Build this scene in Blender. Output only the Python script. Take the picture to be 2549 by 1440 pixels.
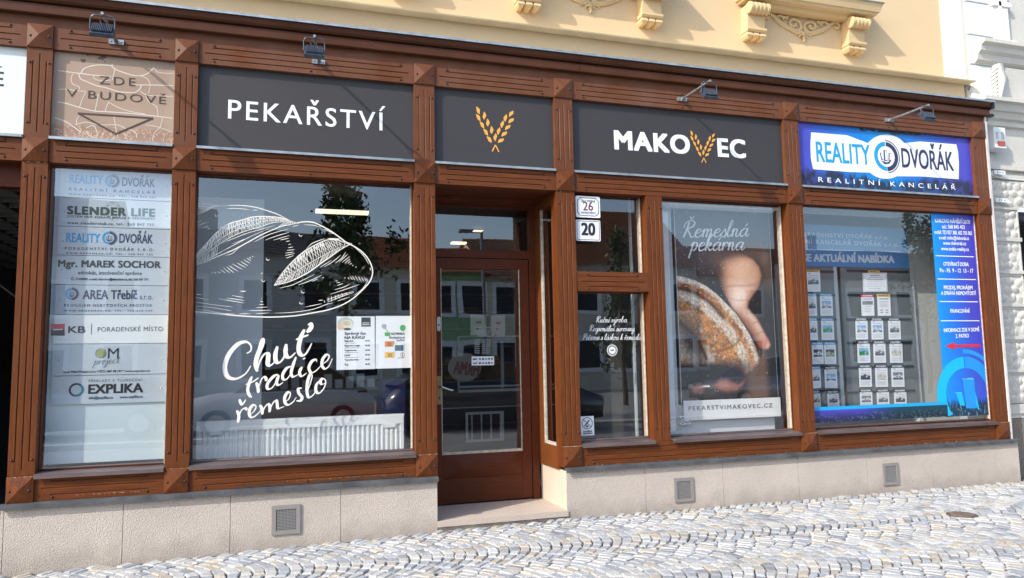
import bpy, bmesh, math, random
import numpy as np
from mathutils import Vector, Matrix
random.seed(7); RNG = np.random.default_rng(11)
S = bpy.context.scene
COL = S.collection
for o in list(bpy.data.objects): bpy.data.objects.remove(o)

# ---------------------------------------------------------------- camera
PW, PH = 2549.0, 1440.0
FPX, YAW, PITCH, ROLL = 1848.69669, 0.307631722, 0.0975608781, 0.0184553612
CAMP = np.array([0.0, -6.5, 1.5])
_cy, _sy, _cp, _sp = math.cos(YAW), math.sin(YAW), math.cos(PITCH), math.sin(PITCH)
_f = np.array([_sy*_cp, _cy*_cp, _sp]); _r = np.array([_cy, -_sy, 0.0]); _d = np.cross(_f, _r)
_cr, _sr = math.cos(ROLL), math.sin(ROLL)
RM = np.array([_cr*_r+_sr*_d, -_sr*_r+_cr*_d, _f])
def ray(u, v): return np.array([(u-PW/2)/FPX, (v-PH/2)/FPX, 1.0]) @ RM
def at(u, v, y=0.0):
    """where the sight line of photo point (u, v) meets the upright plane at depth y"""
    d = ray(u, v); return CAMP + d*((y-CAMP[1])/d[1])
def atz(u, v, z):
    d = ray(u, v); return CAMP + d*((z-CAMP[2])/d[2])
cam = bpy.data.cameras.new('camera'); camo = bpy.data.objects.new('camera', cam); COL.objects.link(camo)
cam.sensor_width = 36.0; cam.lens = FPX/PW*36.0; cam.clip_start = 0.05; cam.clip_end = 2000
camo.matrix_world = Matrix(((RM[0][0], -RM[1][0], -RM[2][0], CAMP[0]), (RM[0][1], -RM[1][1], -RM[2][1], CAMP[1]),
                            (RM[0][2], -RM[1][2], -RM[2][2], CAMP[2]), (0, 0, 0, 1)))
S.camera = camo
# ---------------------------------------------------------------- sky, sun, exposure
SUND = Vector((1.95, 1.0, -1.62)).normalized()          # the way the light travels
EL = math.asin(-SUND.z); AZ = math.atan2(-SUND.x, -SUND.y)
W = bpy.data.worlds.new('World'); S.world = W; W.use_nodes = True
_nt = W.node_tree; _sky = _nt.nodes.new('ShaderNodeTexSky'); _sky.sky_type = 'NISHITA'; _sky.sun_disc = False
_sky.sun_elevation = EL; _sky.sun_rotation = AZ; _sky.air_density = 1.0; _sky.dust_density = 1.6; _sky.ozone_density = 1.0
_nt.nodes['Background'].inputs[1].default_value = 0.15
_nt.links.new(_sky.outputs[0], _nt.nodes['Background'].inputs[0])
sl = bpy.data.lights.new('sun', 'SUN'); sl.energy = 2.05; sl.angle = math.radians(0.5); sl.color = (1.0, 0.955, 0.88)
slo = bpy.data.objects.new('sun', sl); COL.objects.link(slo); slo.location = (-8, -6, 12)
slo.rotation_euler = SUND.to_track_quat('-Z', 'Y').to_euler()
S.view_settings.view_transform = 'Standard'; S.view_settings.look = 'None'; S.view_settings.gamma = 1.0
S.view_settings.exposure = 1.22
S.cycles.max_bounces = 8; S.cycles.transparent_max_bounces = 16; S.cycles.glossy_bounces = 4

# ---------------------------------------------------------------- helpers
def lin(c):
    return tuple(((x/255.0)/12.92 if x/255.0 <= 0.04045 else ((x/255.0+0.055)/1.055)**2.4) for x in c)
def thing(name, label, cat, loc=(0, 0, 0), group=None):
    o = bpy.data.objects.new(name, None); COL.objects.link(o); o.location = loc; o.empty_display_size = 0.1
    o['label'] = label; o['category'] = cat
    if group: o['group'] = group
    return o
def origin(o):
    v = Vector((0, 0, 0))
    while o is not None: v = v + o.location; o = o.parent
    return v
class MB:
    """collects faces, built as ONE mesh object"""
    def __init__(s): s.v = []; s.f = []; s.m = []; s.sm = []
    def add(s, vs, fs, m=0, smooth=False):
        n = len(s.v); s.v += [tuple(map(float, p)) for p in vs]
        for f in fs: s.f.append([n+i for i in f]); s.m.append(m); s.sm.append(smooth)
    def quad(s, a, b, c, d, m=0): s.add([a, b, c, d], [(0, 1, 2, 3)], m)
    def box(s, x0, x1, y0, y1, z0, z1, m=0):
        s.add([(x0, y0, z0), (x1, y0, z0), (x1, y1, z0), (x0, y1, z0), (x0, y0, z1), (x1, y0, z1), (x1, y1, z1), (x0, y1, z1)],
              [(0, 1, 5, 4), (1, 2, 6, 5), (2, 3, 7, 6), (3, 0, 4, 7), (4, 5, 6, 7), (3, 2, 1, 0)], m)
    def prism(s, pts, y0, y1, m=0):
        """outline in (x, z), pulled from y0 (front) to y1"""
        n = len(pts); a = sum(pts[i][0]*pts[(i+1) % n][1]-pts[(i+1) % n][0]*pts[i][1] for i in range(n))
        if a < 0: pts = pts[::-1]
        s.add([(x, y0, z) for x, z in pts]+[(x, y1, z) for x, z in pts],
              [list(range(n)), list(range(2*n-1, n-1, -1))]+[(i, n+i, n+(i+1) % n, (i+1) % n) for i in range(n)], m)
    def prof_x(s, prof, x0, x1, m=0):
        """outline in (y, z), pulled along x"""
        n = len(prof)
        s.add([(x0, y, z) for y, z in prof]+[(x1, y, z) for y, z in prof],
              [list(range(n)), list(range(2*n-1, n-1, -1))]+[(i, n+i, n+(i+1) % n, (i+1) % n) for i in range(n)], m)
    def prof_z(s, prof, z0, z1, m=0):
        n = len(prof)
        s.add([(x, y, z0) for x, y in prof]+[(x, y, z1) for x, y in prof],
              [list(range(n))[::-1], list(range(n, 2*n))]+[(i, (i+1) % n, n+(i+1) % n, n+i) for i in range(n)], m)
    def flat(s, pts, y, m=0):
        s.add([(x, y, z) for x, z in pts], [list(range(len(pts)))], m)
    def tube(s, pts, r, n=8, m=0, cap=True):
        pts = [Vector(p) for p in pts]; rs = [r[min(i, len(r)-1)] for i in range(len(pts))] if isinstance(r, (list, tuple)) else [r]*len(pts)
        rings = []; up = Vector((0.13, 0.21, 1)).normalized()
        for i, p in enumerate(pts):
            t = (pts[min(i+1, len(pts)-1)]-pts[max(i-1, 0)]).normalized()
            a = t.cross(up)
            if a.length < 1e-3: a = t.cross(Vector((1, 0, 0)))
            a.normalize(); b = t.cross(a)
            rings.append([p+(a*math.cos(2*math.pi*k/n)+b*math.sin(2*math.pi*k/n))*rs[i] for k in range(n)])
        fs = []
        for i in range(len(pts)-1):
            for k in range(n): fs.append((i*n+k, i*n+(k+1) % n, (i+1)*n+(k+1) % n, (i+1)*n+k))
        s.add([q for R in rings for q in R], fs, m, True)
        if cap:
            for R in (rings[0], rings[-1]): s.add(R, [list(range(n))], m)
    def stud(s, x, y, z, r, m=0):
        """round-headed bolt on a face looking to -y"""
        n = 8; vs = []; fs = []
        for j, (rr, dd) in enumerate(((1.0, 0.0), (0.85, 0.55), (0.4, 0.85))):
            vs += [(x+r*rr*math.cos(2*math.pi*k/n), y-r*dd, z+r*rr*math.sin(2*math.pi*k/n)) for k in range(n)]
        vs.append((x, y-r*0.95, z))
        for j in range(2):
            for k in range(n): fs.append((j*n+k, j*n+(k+1) % n, (j+1)*n+(k+1) % n, (j+1)*n+k))
        for k in range(n): fs.append((2*n+k, 2*n+(k+1) % n, 3*n))
        s.add(vs, fs, m, True)
    def disc(s, x, z, y, rx, rz=None, n=24, m=0, a0=0.0):
        rz = rz or rx
        s.flat([(x+rx*math.cos(a0+2*math.pi*k/n), z+rz*math.sin(a0+2*math.pi*k/n)) for k in range(n)], y, m)
    def ring(s, x, z, y, r0, r1, a0=0, a1=360, n=40, m=0, sz=1.0):
        vs = []
        for k in range(n+1):
            a = math.radians(a0+(a1-a0)*k/n)
            vs += [(x+r0*math.cos(a), y, z+sz*r0*math.sin(a)), (x+r1*math.cos(a), y, z+sz*r1*math.sin(a))]
        s.add(vs, [(2*k, 2*k+1, 2*k+3, 2*k+2) for k in range(n)], m)
    def ribbon(s, pts, w, y, m=0, dy=0.0):
        """flat stroke in (x, z) with width(s) w, on the plane y"""
        P = [np.array(p, float) for p in pts]; n = len(P); ws = w if isinstance(w, (list, tuple, np.ndarray)) else [w]*n
        vs = []
        for i in range(n):
            t = P[min(i+1, n-1)]-P[max(i-1, 0)]; L = np.hypot(*t) or 1; nn = np.array([-t[1], t[0]])/L*ws[i]/2
            yy = y-dy*i/max(n-1, 1)
            vs += [(P[i][0]+nn[0], yy, P[i][1]+nn[1]), (P[i][0]-nn[0], yy, P[i][1]-nn[1])]
        s.add(vs, [(2*i, 2*i+1, 2*i+3, 2*i+2) for i in range(n-1)], m)
    def build(s, name, mats, parent=None, label=None, cat=None, group=None, kind=None, smooth=False, recalc=False):
        me = bpy.data.meshes.new(name); og = origin(parent) if parent else Vector((0, 0, 0))
        me.from_pydata([(x-og.x, y-og.y, z-og.z) for x, y, z in s.v], [], s.f)
        for mt in (mats if isinstance(mats, (list, tuple)) else [mats]): me.materials.append(mt)
        me.polygons.foreach_set('material_index', s.m)
        me.polygons.foreach_set('use_smooth', [bool(smooth or k) for k in s.sm])
        if recalc:
            b = bmesh.new(); b.from_mesh(me); bmesh.ops.recalc_face_normals(b, faces=b.faces); b.to_mesh(me); b.free()
        me.update()
        o = bpy.data.objects.new(name, me); COL.objects.link(o)
        if parent: o.parent = parent
        if label: o['label'] = label
        if cat: o['category'] = cat
        if group: o['group'] = group
        if kind: o['kind'] = kind
        return o
def smooth_pts(P, n=6):
    P = [np.array(p, float) for p in P]; out = []
    for i in range(len(P)-1):
        p0, p1, p2, p3 = P[max(i-1, 0)], P[i], P[i+1], P[min(i+2, len(P)-1)]
        for k in range(n):
            t = k/n
            out.append(0.5*((2*p1)+(-p0+p2)*t+(2*p0-5*p1+4*p2-p3)*t*t+(-p0+3*p1-3*p2+p3)*t**3))
    out.append(P[-1]); return out
def painted(name, x0, x1, z0, z1, y, nx, nz, fn, mat, parent=None):
    """a flat printed sheet: fn(U, V) gives the ink colour (sRGB 0..255), U across 0..1, V down 0..1"""
    U, V = np.meshgrid((np.arange(nx)+0.5)/nx, (np.arange(nz)+0.5)/nz)
    C = np.clip(fn(U, V), 0, 255)/255.0
    C = np.where(C <= 0.04045, C/12.92, ((C+0.055)/1.055)**2.4)
    og = origin(parent) if parent else Vector((0, 0, 0))
    xs = np.linspace(x0, x1, nx+1)-og.x; zs = np.linspace(z1, z0, nz+1)-og.z
    X, Z = np.meshgrid(xs, zs); v = np.stack([X, np.full_like(X, y-og.y), Z], -1).reshape(-1, 3)
    i = np.arange(nz)[:, None]*(nx+1)+np.arange(nx)[None, :]
    f = np.stack([i+nx+1, i+nx+2, i+1, i], -1).reshape(-1, 4)
    me = bpy.data.meshes.new(name)
    me.vertices.add(len(v)); me.vertices.foreach_set('co', v.ravel())
    me.loops.add(f.size); me.loops.foreach_set('vertex_index', f.ravel())
    me.polygons.add(len(f)); me.polygons.foreach_set('loop_start', np.arange(0, f.size, 4)); me.update(calc_edges=True)
    at_ = me.color_attributes.new('ink', 'FLOAT_COLOR', 'CORNER')
    c4 = np.ones((len(f), 4, 4)); c4[:, :, :3] = C.reshape(-1, 1, 3); at_.data.foreach_set('color', c4.ravel())
    me.materials.append(mat)
    o = bpy.data.objects.new(name, me); COL.objects.link(o)
    if parent: o.parent = parent
    return o
def vnoise(U, V, sx, sy, seed=0, oct=3):
    """value noise on arrays"""
    out = np.zeros_like(U); amp = 1.0; tot = 0
    for k in range(oct):
        r = np.random.default_rng(seed+k); G = r.random((64, 64))
        x = U*sx*2**k; y = V*sy*2**k; xi = np.floor(x).astype(int); yi = np.floor(y).astype(int); fx = x-xi; fy = y-yi
        fx = fx*fx*(3-2*fx); fy = fy*fy*(3-2*fy)
        g = lambda a, b: G[(yi+b) % 64, (xi+a) % 64]
        out += amp*((g(0, 0)*(1-fx)+g(1, 0)*fx)*(1-fy)+(g(0, 1)*(1-fx)+g(1, 1)*fx)*fy); tot += amp; amp *= 0.5
    return out/tot
# ---------------------------------------------------------------- lettering
import unicodedata
_CH = ''.join(chr(c) for c in range(33, 127))
GL = {}
def load_glyphs():
    tmp = {}
    for ch in list(_CH)+[None, ' ']:
        for kind in ('g', 'w'):
            c = bpy.data.curves.new('tmp', 'FONT'); c.size = 1.0; c.resolution_u = 4
            c.body = 'HH' if ch is None else (ch if kind == 'g' else 'H'+ch+'H')
            o = bpy.data.objects.new('tmp', c); COL.objects.link(o); tmp[(ch, kind)] = o
    bpy.context.view_layer.update(); dg = bpy.context.evaluated_depsgraph_get()
    base = None
    for (ch, kind), o in tmp.items():
        e = o.evaluated_get(dg); m = e.to_mesh()
        v = np.zeros(len(m.vertices)*3); m.vertices.foreach_get('co', v); v = v.reshape(-1, 3)[:, :2]
        f = [tuple(p.vertices) for p in m.polygons]
        tmp[(ch, kind)] = (o, v.copy(), f); e.to_mesh_clear()
    base = tmp[(None, 'g')][1][:, 0]; bw = base.max()-base.min()
    for ch in list(_CH)+[' ']:
        w = tmp[(ch, 'w')][1][:, 0]; GL[ch] = (tmp[(ch, 'g')][1], tmp[(ch, 'g')][2], (w.max()-w.min())-bw)
    for o, _, _ in tmp.values():
        c = o.data; bpy.data.objects.remove(o); bpy.data.curves.remove(c)
load_glyphs()
CAPH = GL['H'][0][:, 1].max(); XH = GL['x'][0][:, 1].max()
def layout(s, track=0.0, bold=0.0, wide=None):
    """verts (n,2) and faces of a line of text; size 1"""
    V = []; F = []; x = 0.0; n = 0
    def put(v, f):
        nonlocal n
        V.append(v); F.extend([tuple(i+n for i in q) for q in f]); n += len(v)
    for ch in s:
        d = unicodedata.normalize('NFD', ch); b = d[0]; acc = d[1:]
        if b not in GL: b = '-' if b in '–—' else ('*' if b == '•' else ' ')
        g, f, adv = GL[b]
        if acc and b in 'ij' and len(g):
            keep = set(i for i in range(len(g)) if g[i, 1] <= XH*1.12); f = [q for q in f if all(i in keep for i in q)]
        if len(g):
            g = g+np.array([x, 0])
            put(g, f); cx = (g[:, 0].min()+g[:, 0].max())/2; top = (CAPH if b.isupper() else XH); k = 0.075+bold*0.8
            for a in acc:
                t = top+0.07
                if a == '\u030c' and b in 'td':
                    put(np.array([(x+adv-0.02, CAPH+.05), (x+adv+k-.02, CAPH+.05), (x+adv-.02, CAPH-.17), (x+adv-.05, CAPH-.17)]), [(0, 3, 2, 1)])
                elif a == '\u030c':
                    w = 0.15
                    put(np.array([(cx-w, t+.19), (cx-w+k*1.1, t+.19), (cx, t+.08), (cx+w-k*1.1, t+.19), (cx+w, t+.19), (cx+k*.45, t), (cx-k*.45, t)]), [(0, 6, 5, 2), (0, 2, 1), (2, 5, 4), (2, 4, 3)])
                elif a == '\u0301':
                    put(np.array([(cx-.06, t), (cx-.06+k*.8, t), (cx+.1+k*.7, t+.19), (cx+.1-k*.4, t+.19)]), [(0, 1, 2, 3)])
                elif a == '\u030a':
                    q = [(cx+r*math.cos(i*math.pi/5), t+.09+r*math.sin(i*math.pi/5)) for i in range(10) for r in (.05, .1)]
                    put(np.array(q), [(2*i, 2*i+1, (2*i+3) % 20, (2*i+2) % 20) for i in range(10)])
        x += adv*(wide or 1.0)+track
    return (np.concatenate(V) if V else np.zeros((0, 2))), F
def text(mb, s, A, B, h, y, bold=0.0, track=0.0, m=0, align='fit', slant=0.0, narrow=1.0, flip=False):
    """writes s into mb on the plane y. A, B: (x, z) of the start and end of the baseline, h: height of a capital"""
    A = np.array(A, float)[:2]; B = np.array(B, float)[:2]
    v, f = layout(s, track, bold)
    if not len(v): return
    x0, x1 = v[:, 0].min(), v[:, 0].max(); sc = h/CAPH; L = np.hypot(*(B-A)); t = (B-A)/L; up = np.array([-t[1], t[0]])
    if align == 'fit': sx = L/(x1-x0); off = 0.0
    else:
        sx = sc*narrow; off = {'left': 0.0, 'center': (L-(x1-x0)*sx)/2, 'right': L-(x1-x0)*sx}[align]
    X = (v[:, 0]-x0)*sx+off+slant*v[:, 1]*sc
    if flip: X = L-X
    P = A+np.outer(X, t)+np.outer(v[:, 1]*sc, up)
    offs = [(0, 0)] if bold <= 0 else [(-bold, -bold*.6), (bold, -bold*.6), (bold, bold*.6), (-bold, bold*.6), (0, 0)]
    for k, (dx, dz) in enumerate(offs):
        Q = P+(t*dx*min(sx, sc)+up*dz*sc)
        mb.add([(q[0], y-k*0.00012, q[1]) for q in Q], f, m)
def ptext(mb, s, p0, p1, hpx, y, **k):
    """text between two photo points on the plane y, capital height given in photo pixels"""
    a, b = at(*p0, y), at(*p1, y); q = at(p0[0], p0[1]-hpx, y)
    text(mb, s, (a[0], a[2]), (b[0], b[2]), q[2]-a[2], y, **k)
# ---------------------------------------------------------------- materials
MATS = {}
def mat(name, base=(0.5, 0.5, 0.5), rough=0.6, metal=0.0, spec=0.5, noise=None, bump=None, coat=0.0, attr=None):
    """principled material; noise=(scale, amount, detail, (stretch)), bump=(scale, strength, distance)"""
    if name in MATS: return MATS[name]
    m = bpy.data.materials.new(name); m.use_nodes = True; nt = m.node_tree; N = nt.nodes; L = nt.links
    b = N['Principled BSDF']; b.inputs['Base Color'].default_value = (*base, 1); b.inputs['Roughness'].default_value = rough
    b.inputs['Metallic'].default_value = metal; b.inputs['Specular IOR Level'].default_value = spec
    b.inputs['Coat Weight'].default_value = coat; b.inputs['Coat Roughness'].default_value = 0.15
    tc = N.new('ShaderNodeTexCoord'); src = None
    if attr:
        a = N.new('ShaderNodeAttribute'); a.attribute_name = attr; src = a.outputs['Color']
    if noise:
        mp = N.new('ShaderNodeMapping'); L.new(tc.outputs['Object'], mp.inputs[0]); mp.inputs['Scale'].default_value = noise[3] if len(noise) > 3 else (1, 1, 1)
        t = N.new('ShaderNodeTexNoise'); t.inputs['Scale'].default_value = noise[0]; t.inputs['Detail'].default_value = noise[2] if len(noise) > 2 else 6
        L.new(mp.outputs[0], t.inputs['Vector'])
        r = N.new('ShaderNodeMapRange'); r.inputs[1].default_value = 0.3; r.inputs[2].default_value = 0.7
        r.inputs[3].default_value = 1-noise[1]; r.inputs[4].default_value = 1+noise[1]; L.new(t.outputs['Fac'], r.inputs[0])
        mx = N.new('ShaderNodeVectorMath'); mx.operation = 'SCALE'
        if src: L.new(src, mx.inputs[0])
        else: mx.inputs[0].default_value = base
        L.new(r.outputs[0], mx.inputs['Scale']); src = mx.outputs[0]
    if src: L.new(src, b.inputs['Base Color'])
    if bump:
        t = N.new('ShaderNodeTexNoise'); t.inputs['Scale'].default_value = bump[0]; t.inputs['Detail'].default_value = 4; L.new(tc.outputs['Object'], t.inputs['Vector'])
        bp = N.new('ShaderNodeBump'); bp.inputs['Strength'].default_value = bump[1]; bp.inputs['Distance'].default_value = bump[2]
        L.new(t.outputs['Fac'], bp.inputs['Height']); L.new(bp.outputs[0], b.inputs['Normal'])
    MATS[name] = m; return m
def wood(name, grain, c1=(0.196, 0.058, 0.0145), c2=(0.062, 0.0155, 0.005), fade=0.0, wear=0.0, rough=0.42):
    """varnished wood; grain: stretch of the noise along the board; fade: greyed by weather; wear: bare dark patches"""
    m = bpy.data.materials.new(name); m.use_nodes = True; nt = m.node_tree; N = nt.nodes; L = nt.links; b = N['Principled BSDF']; b.inputs['Specular IOR Level'].default_value = 0.2
    tc = N.new('ShaderNodeTexCoord')
    def noise(scale, stretch, det=6, rgh=0.6):
        mp = N.new('ShaderNodeMapping'); mp.inputs['Scale'].default_value = stretch; L.new(tc.outputs['Object'], mp.inputs[0])
        t = N.new('ShaderNodeTexNoise'); t.inputs['Scale'].default_value = scale; t.inputs['Detail'].default_value = det; t.inputs['Roughness'].default_value = rgh
        L.new(mp.outputs[0], t.inputs['Vector']); return t.outputs['Fac']
    def ramp(x, a, c):
        r = N.new('ShaderNodeMapRange'); r.inputs[1].default_value = a; r.inputs[2].default_value = c; L.new(x, r.inputs[0]); return r.outputs[0]
    def mix(fac, a, c):
        x = N.new('ShaderNodeMix'); x.data_type = 'RGBA'
        if isinstance(fac, float): x.inputs[0].default_value = fac
        else: L.new(fac, x.inputs[0])
        for i, q in ((6, a), (7, c)):
            if isinstance(q, tuple): x.inputs[i].default_value = (*q, 1)
            else: L.new(q, x.inputs[i])
        return x.outputs[2]
    g = noise(22, grain, 8, 0.68); big = noise(2.3, (1, 1, 1), 4)
    c = mix(ramp(g, 0.3, 0.72), c2, c1); c = mix(ramp(big, 0.35, 0.75), c, tuple(x*0.55 for x in c1))
    if fade:
        fd = N.new('ShaderNodeMath'); fd.operation = 'MULTIPLY'; fd.inputs[1].default_value = fade; L.new(ramp(noise(3.1, (1, 1, 1), 5), 0.25, 0.7), fd.inputs[0])
        c = mix(fd.outputs[0], c, (0.155, 0.075, 0.048))
    if wear:
        w = noise(7, tuple(x*1.0 for x in grain), 8, 0.75)
        wm = N.new('ShaderNodeMath'); wm.operation = 'MULTIPLY'; wm.inputs[1].default_value = wear; L.new(ramp(w, 0.6, 0.66), wm.inputs[0])
        c = mix(wm.outputs[0], c, (0.035, 0.024, 0.02))
    L.new(c, b.inputs['Base Color'])
    rr = N.new('ShaderNodeMapRange'); rr.inputs[3].default_value = rough-0.1; rr.inputs[4].default_value = rough+0.18; L.new(big, rr.inputs[0]); L.new(rr.outputs[0], b.inputs['Roughness'])
    bp = N.new('ShaderNodeBump'); bp.inputs['Strength'].default_value = 0.25; bp.inputs['Distance'].default_value = 0.002; L.new(g, bp.inputs['Height']); L.new(bp.outputs[0], b.inputs['Normal'])
    MATS[name] = m; return m
WV = wood('wood_upright', (3.0, 3.0, 0.22)); WH = wood('wood_level', (0.16, 3.0, 3.0), fade=0.1)
WT = wood('wood_faded', (0.16, 3.0, 3.0), fade=0.85, rough=0.5); WVT = wood('wood_upright_faded', (3.0, 3.0, 0.22), fade=0.5)
WC = wood('wood_cornice_shaded', (0.16, 3.0, 3.0), (0.105, 0.034, 0.012), (0.05, 0.015, 0.006), fade=0.15)  # darker copy: missing sun on the down-facing mouldings is put into the colour
WB = wood('wood_weathered', (0.2, 2.0, 5.0), wear=0.85); WD = wood('wood_door', (3.0, 3.0, 0.25), (0.14, 0.034, 0.011), (0.075, 0.017, 0.006))
WDH = wood('wood_door_level', (0.2, 3.0, 3.0), (0.14, 0.034, 0.011), (0.075, 0.017, 0.006))
WR = wood('wood_reveal', (3.0, 3.0, 0.2), (0.225, 0.07, 0.021), (0.12, 0.034, 0.011), wear=0.25)
BOLT = mat('bolt_head', (0.05, 0.02, 0.012), 0.35, 0.2)
PUTTY = mat('putty', (0.46, 0.41, 0.33), 0.7, noise=(30, 0.25, 5))
def glass(name='window_glass', tint=(0.97, 0.98, 0.98), f0=0.145):
    m = bpy.data.materials.new(name); m.use_nodes = True; nt = m.node_tree; N = nt.nodes; L = nt.links; N.clear()
    out = N.new('ShaderNodeOutputMaterial'); mx = N.new('ShaderNodeMixShader'); tr = N.new('ShaderNodeBsdfTransparent'); gl = N.new('ShaderNodeBsdfGlossy')
    tr.inputs[0].default_value = (*tint, 1); gl.inputs['Roughness'].default_value = 0.0; gl.inputs[0].default_value = (1, 1, 1, 1)
    ge = N.new('ShaderNodeNewGeometry'); d = N.new('ShaderNodeVectorMath'); d.operation = 'DOT_PRODUCT'
    L.new(ge.outputs['Normal'], d.inputs[0]); L.new(ge.outputs['Incoming'], d.inputs[1])
    def M(op, a, b=None):
        x = N.new('ShaderNodeMath'); x.operation = op
        for i, q in enumerate((a, b)):
            if q is None: continue
            if isinstance(q, float): x.inputs[i].default_value = q
            else: L.new(q, x.inputs[i])
        return x.outputs[0]
    c = M('ABSOLUTE', d.outputs['Value']); k = M('POWER', M('SUBTRACT', 1.0, c), 5.0); fac = M('ADD', M('MULTIPLY', k, 1.0-f0), f0)
    # panes are never quite flat
    tc = N.new('ShaderNodeTexCoord'); t = N.new('ShaderNodeTexNoise'); t.inputs['Scale'].default_value = 1.1; t.inputs['Detail'].default_value = 1; L.new(tc.outputs['Object'], t.inputs['Vector'])
    bp = N.new('ShaderNodeBump'); bp.inputs['Strength'].default_value = 0.05; bp.inputs['Distance'].default_value = 0.05; L.new(t.outputs['Fac'], bp.inputs['Height']); L.new(bp.outputs[0], gl.inputs['Normal'])
    L.new(fac, mx.inputs[0]); L.new(tr.outputs[0], mx.inputs[1]); L.new(gl.outputs[0], mx.inputs[2]); L.new(mx.outputs[0], out.inputs[0])
    MATS[name] = m; return m
GLASS = glass()
def stone(name, base, grain=55, bumpd=0.004, strength=0.7, speck=0.12, stain=0.06, dirt=0.0):
    m = bpy.data.materials.new(name); m.use_nodes = True; nt = m.node_tree; N = nt.nodes; L = nt.links; b = N['Principled BSDF']; b.inputs['Roughness'].default_value = 0.85
    tc = N.new('ShaderNodeTexCoord')
    def noise(sc, det):
        t = N.new('ShaderNodeTexNoise'); t.inputs['Scale'].default_value = sc; t.inputs['Detail'].default_value = det; L.new(tc.outputs['Object'], t.inputs['Vector']); return t.outputs['Fac']
    def rng(x, a, bb, c, d):
        r = N.new('ShaderNodeMapRange'); r.inputs[1].default_value = a; r.inputs[2].default_value = bb; r.inputs[3].default_value = c; r.inputs[4].default_value = d; L.new(x, r.inputs[0]); return r.outputs[0]
    fine = noise(grain, 3); sp = noise(grain*2.6, 2); big = noise(1.7, 4)
    mu = N.new('ShaderNodeMath'); mu.operation = 'MULTIPLY'; L.new(rng(sp, 0.3, 0.7, 1-speck, 1+speck), mu.inputs[0]); L.new(rng(big, 0.3, 0.7, 1-stain, 1+stain), mu.inputs[1])
    mx = N.new('ShaderNodeVectorMath'); mx.operation = 'SCALE'; mx.inputs[0].default_value = base; L.new(mu.outputs[0], mx.inputs['Scale'])
    if dirt:                                              # splash dirt on the lowest hand's breadth, and a few run marks
        ge = N.new('ShaderNodeNewGeometry'); sp_ = N.new('ShaderNodeSeparateXYZ'); L.new(ge.outputs['Position'], sp_.inputs[0]); nz = noise(6, 5); ad = N.new('ShaderNodeMath'); ad.operation = 'MULTIPLY_ADD'; ad.inputs[1].default_value = -0.30; L.new(nz, ad.inputs[0]); L.new(sp_.outputs['Z'], ad.inputs[2])
        k = rng(ad.outputs[0], -.09, .07, dirt, 0); dm = N.new('ShaderNodeMix'); dm.data_type = 'RGBA'; L.new(k, dm.inputs[0]); L.new(mx.outputs[0], dm.inputs[6]); dm.inputs[7].default_value = (0.2, 0.17, 0.135, 1); L.new(dm.outputs[2], b.inputs['Base Color'])
    else: L.new(mx.outputs[0], b.inputs['Base Color'])
    bp = N.new('ShaderNodeBump'); bp.inputs['Strength'].default_value = strength; bp.inputs['Distance'].default_value = bumpd
    L.new(rng(fine, 0.38, 0.62, 0, 1), bp.inputs['Height']); L.new(bp.outputs[0], b.inputs['Normal'])
    MATS[name] = m; return m
PLINTH = stone('bush_hammered_granite', (0.49, 0.425, 0.365), 95, 0.0045, 0.6, 0.2, 0.07, 0.38)
STEPST = stone('step_stone', (0.46, 0.385, 0.32), 90, 0.002, 0.4, 0.1)
REVST = stone('sawn_granite', (0.58, 0.48, 0.38), 80, 0.0015, 0.3, 0.08)
YEL = stone('yellow_render', (0.635, 0.472, 0.275), 60, 0.0015, 0.3, 0.02, 0.035)
YELD = stone('yellow_stucco', (0.62, 0.455, 0.245), 60, 0.0015, 0.3, 0.02, 0.05)
WHT = mat('white_render', (0.78, 0.76, 0.70), 0.8, noise=(3, 0.04))
NBW = stone('pale_blue_render', (0.70, 0.76, 0.78), 50, 0.001, 0.3, 0.02, 0.03)
NBS = stone('grey_stucco', (0.55, 0.53, 0.475), 45, 0.003, 0.5, 0.05, 0.07)
NBR = stone('rough_plinth_render', (0.26, 0.225, 0.18), 60, 0.012, 1.0, 0.25, 0.1)
ZINC = mat('zinc_sheet', (0.36, 0.39, 0.40), 0.42, 0.6, noise=(9, 0.25, 6)); ZINCD = mat('dull_sheet', (0.085, 0.09, 0.095), 0.55, 0.2, noise=(8, 0.35, 6))
SILLM = mat('brown_sill_sheet', (0.13, 0.095, 0.09), 0.45, 0.3, noise=(11, 0.35, 8, (0.3, 1, 2)))
DKM = mat('dark_metal', (0.022, 0.022, 0.024), 0.5, 0.3); BLUEM = mat('lamp_body', (0.065, 0.08, 0.11), 0.35, 0.4, noise=(30, 0.3)); GALV = mat('galvanised', (0.28, 0.29, 0.29), 0.4, 0.5, noise=(25, 0.4)); LGLASS = mat('lamp_glass', (0.35, 0.38, 0.4), 0.15)
STEEL = mat('steel', (0.6, 0.6, 0.58), 0.25, 0.9); BRASS = mat('brass_plate', (0.30, 0.215, 0.11), 0.35, 0.8)
SIGNK = mat('anthracite_sign', (0.036, 0.033, 0.034), 0.6, noise=(2.0, 0.06)); WHITE = mat('white_vinyl', (0.80, 0.82, 0.82), 0.5)
CREAM = mat('cream_vinyl', (0.80, 0.77, 0.69), 0.5); GOLD = mat('golden_vinyl', (0.80, 0.36, 0.055), 0.5); INK = mat('ink', (0.012, 0.014, 0.02), 0.6)
NAVY = mat('navy_ink', (0.028, 0.03, 0.085), 0.5); CYAN = mat('cyan_ink', (0.012, 0.30, 0.60), 0.5); BROWNINK = mat('brown_ink', (0.045, 0.03, 0.022), 0.6)
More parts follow.
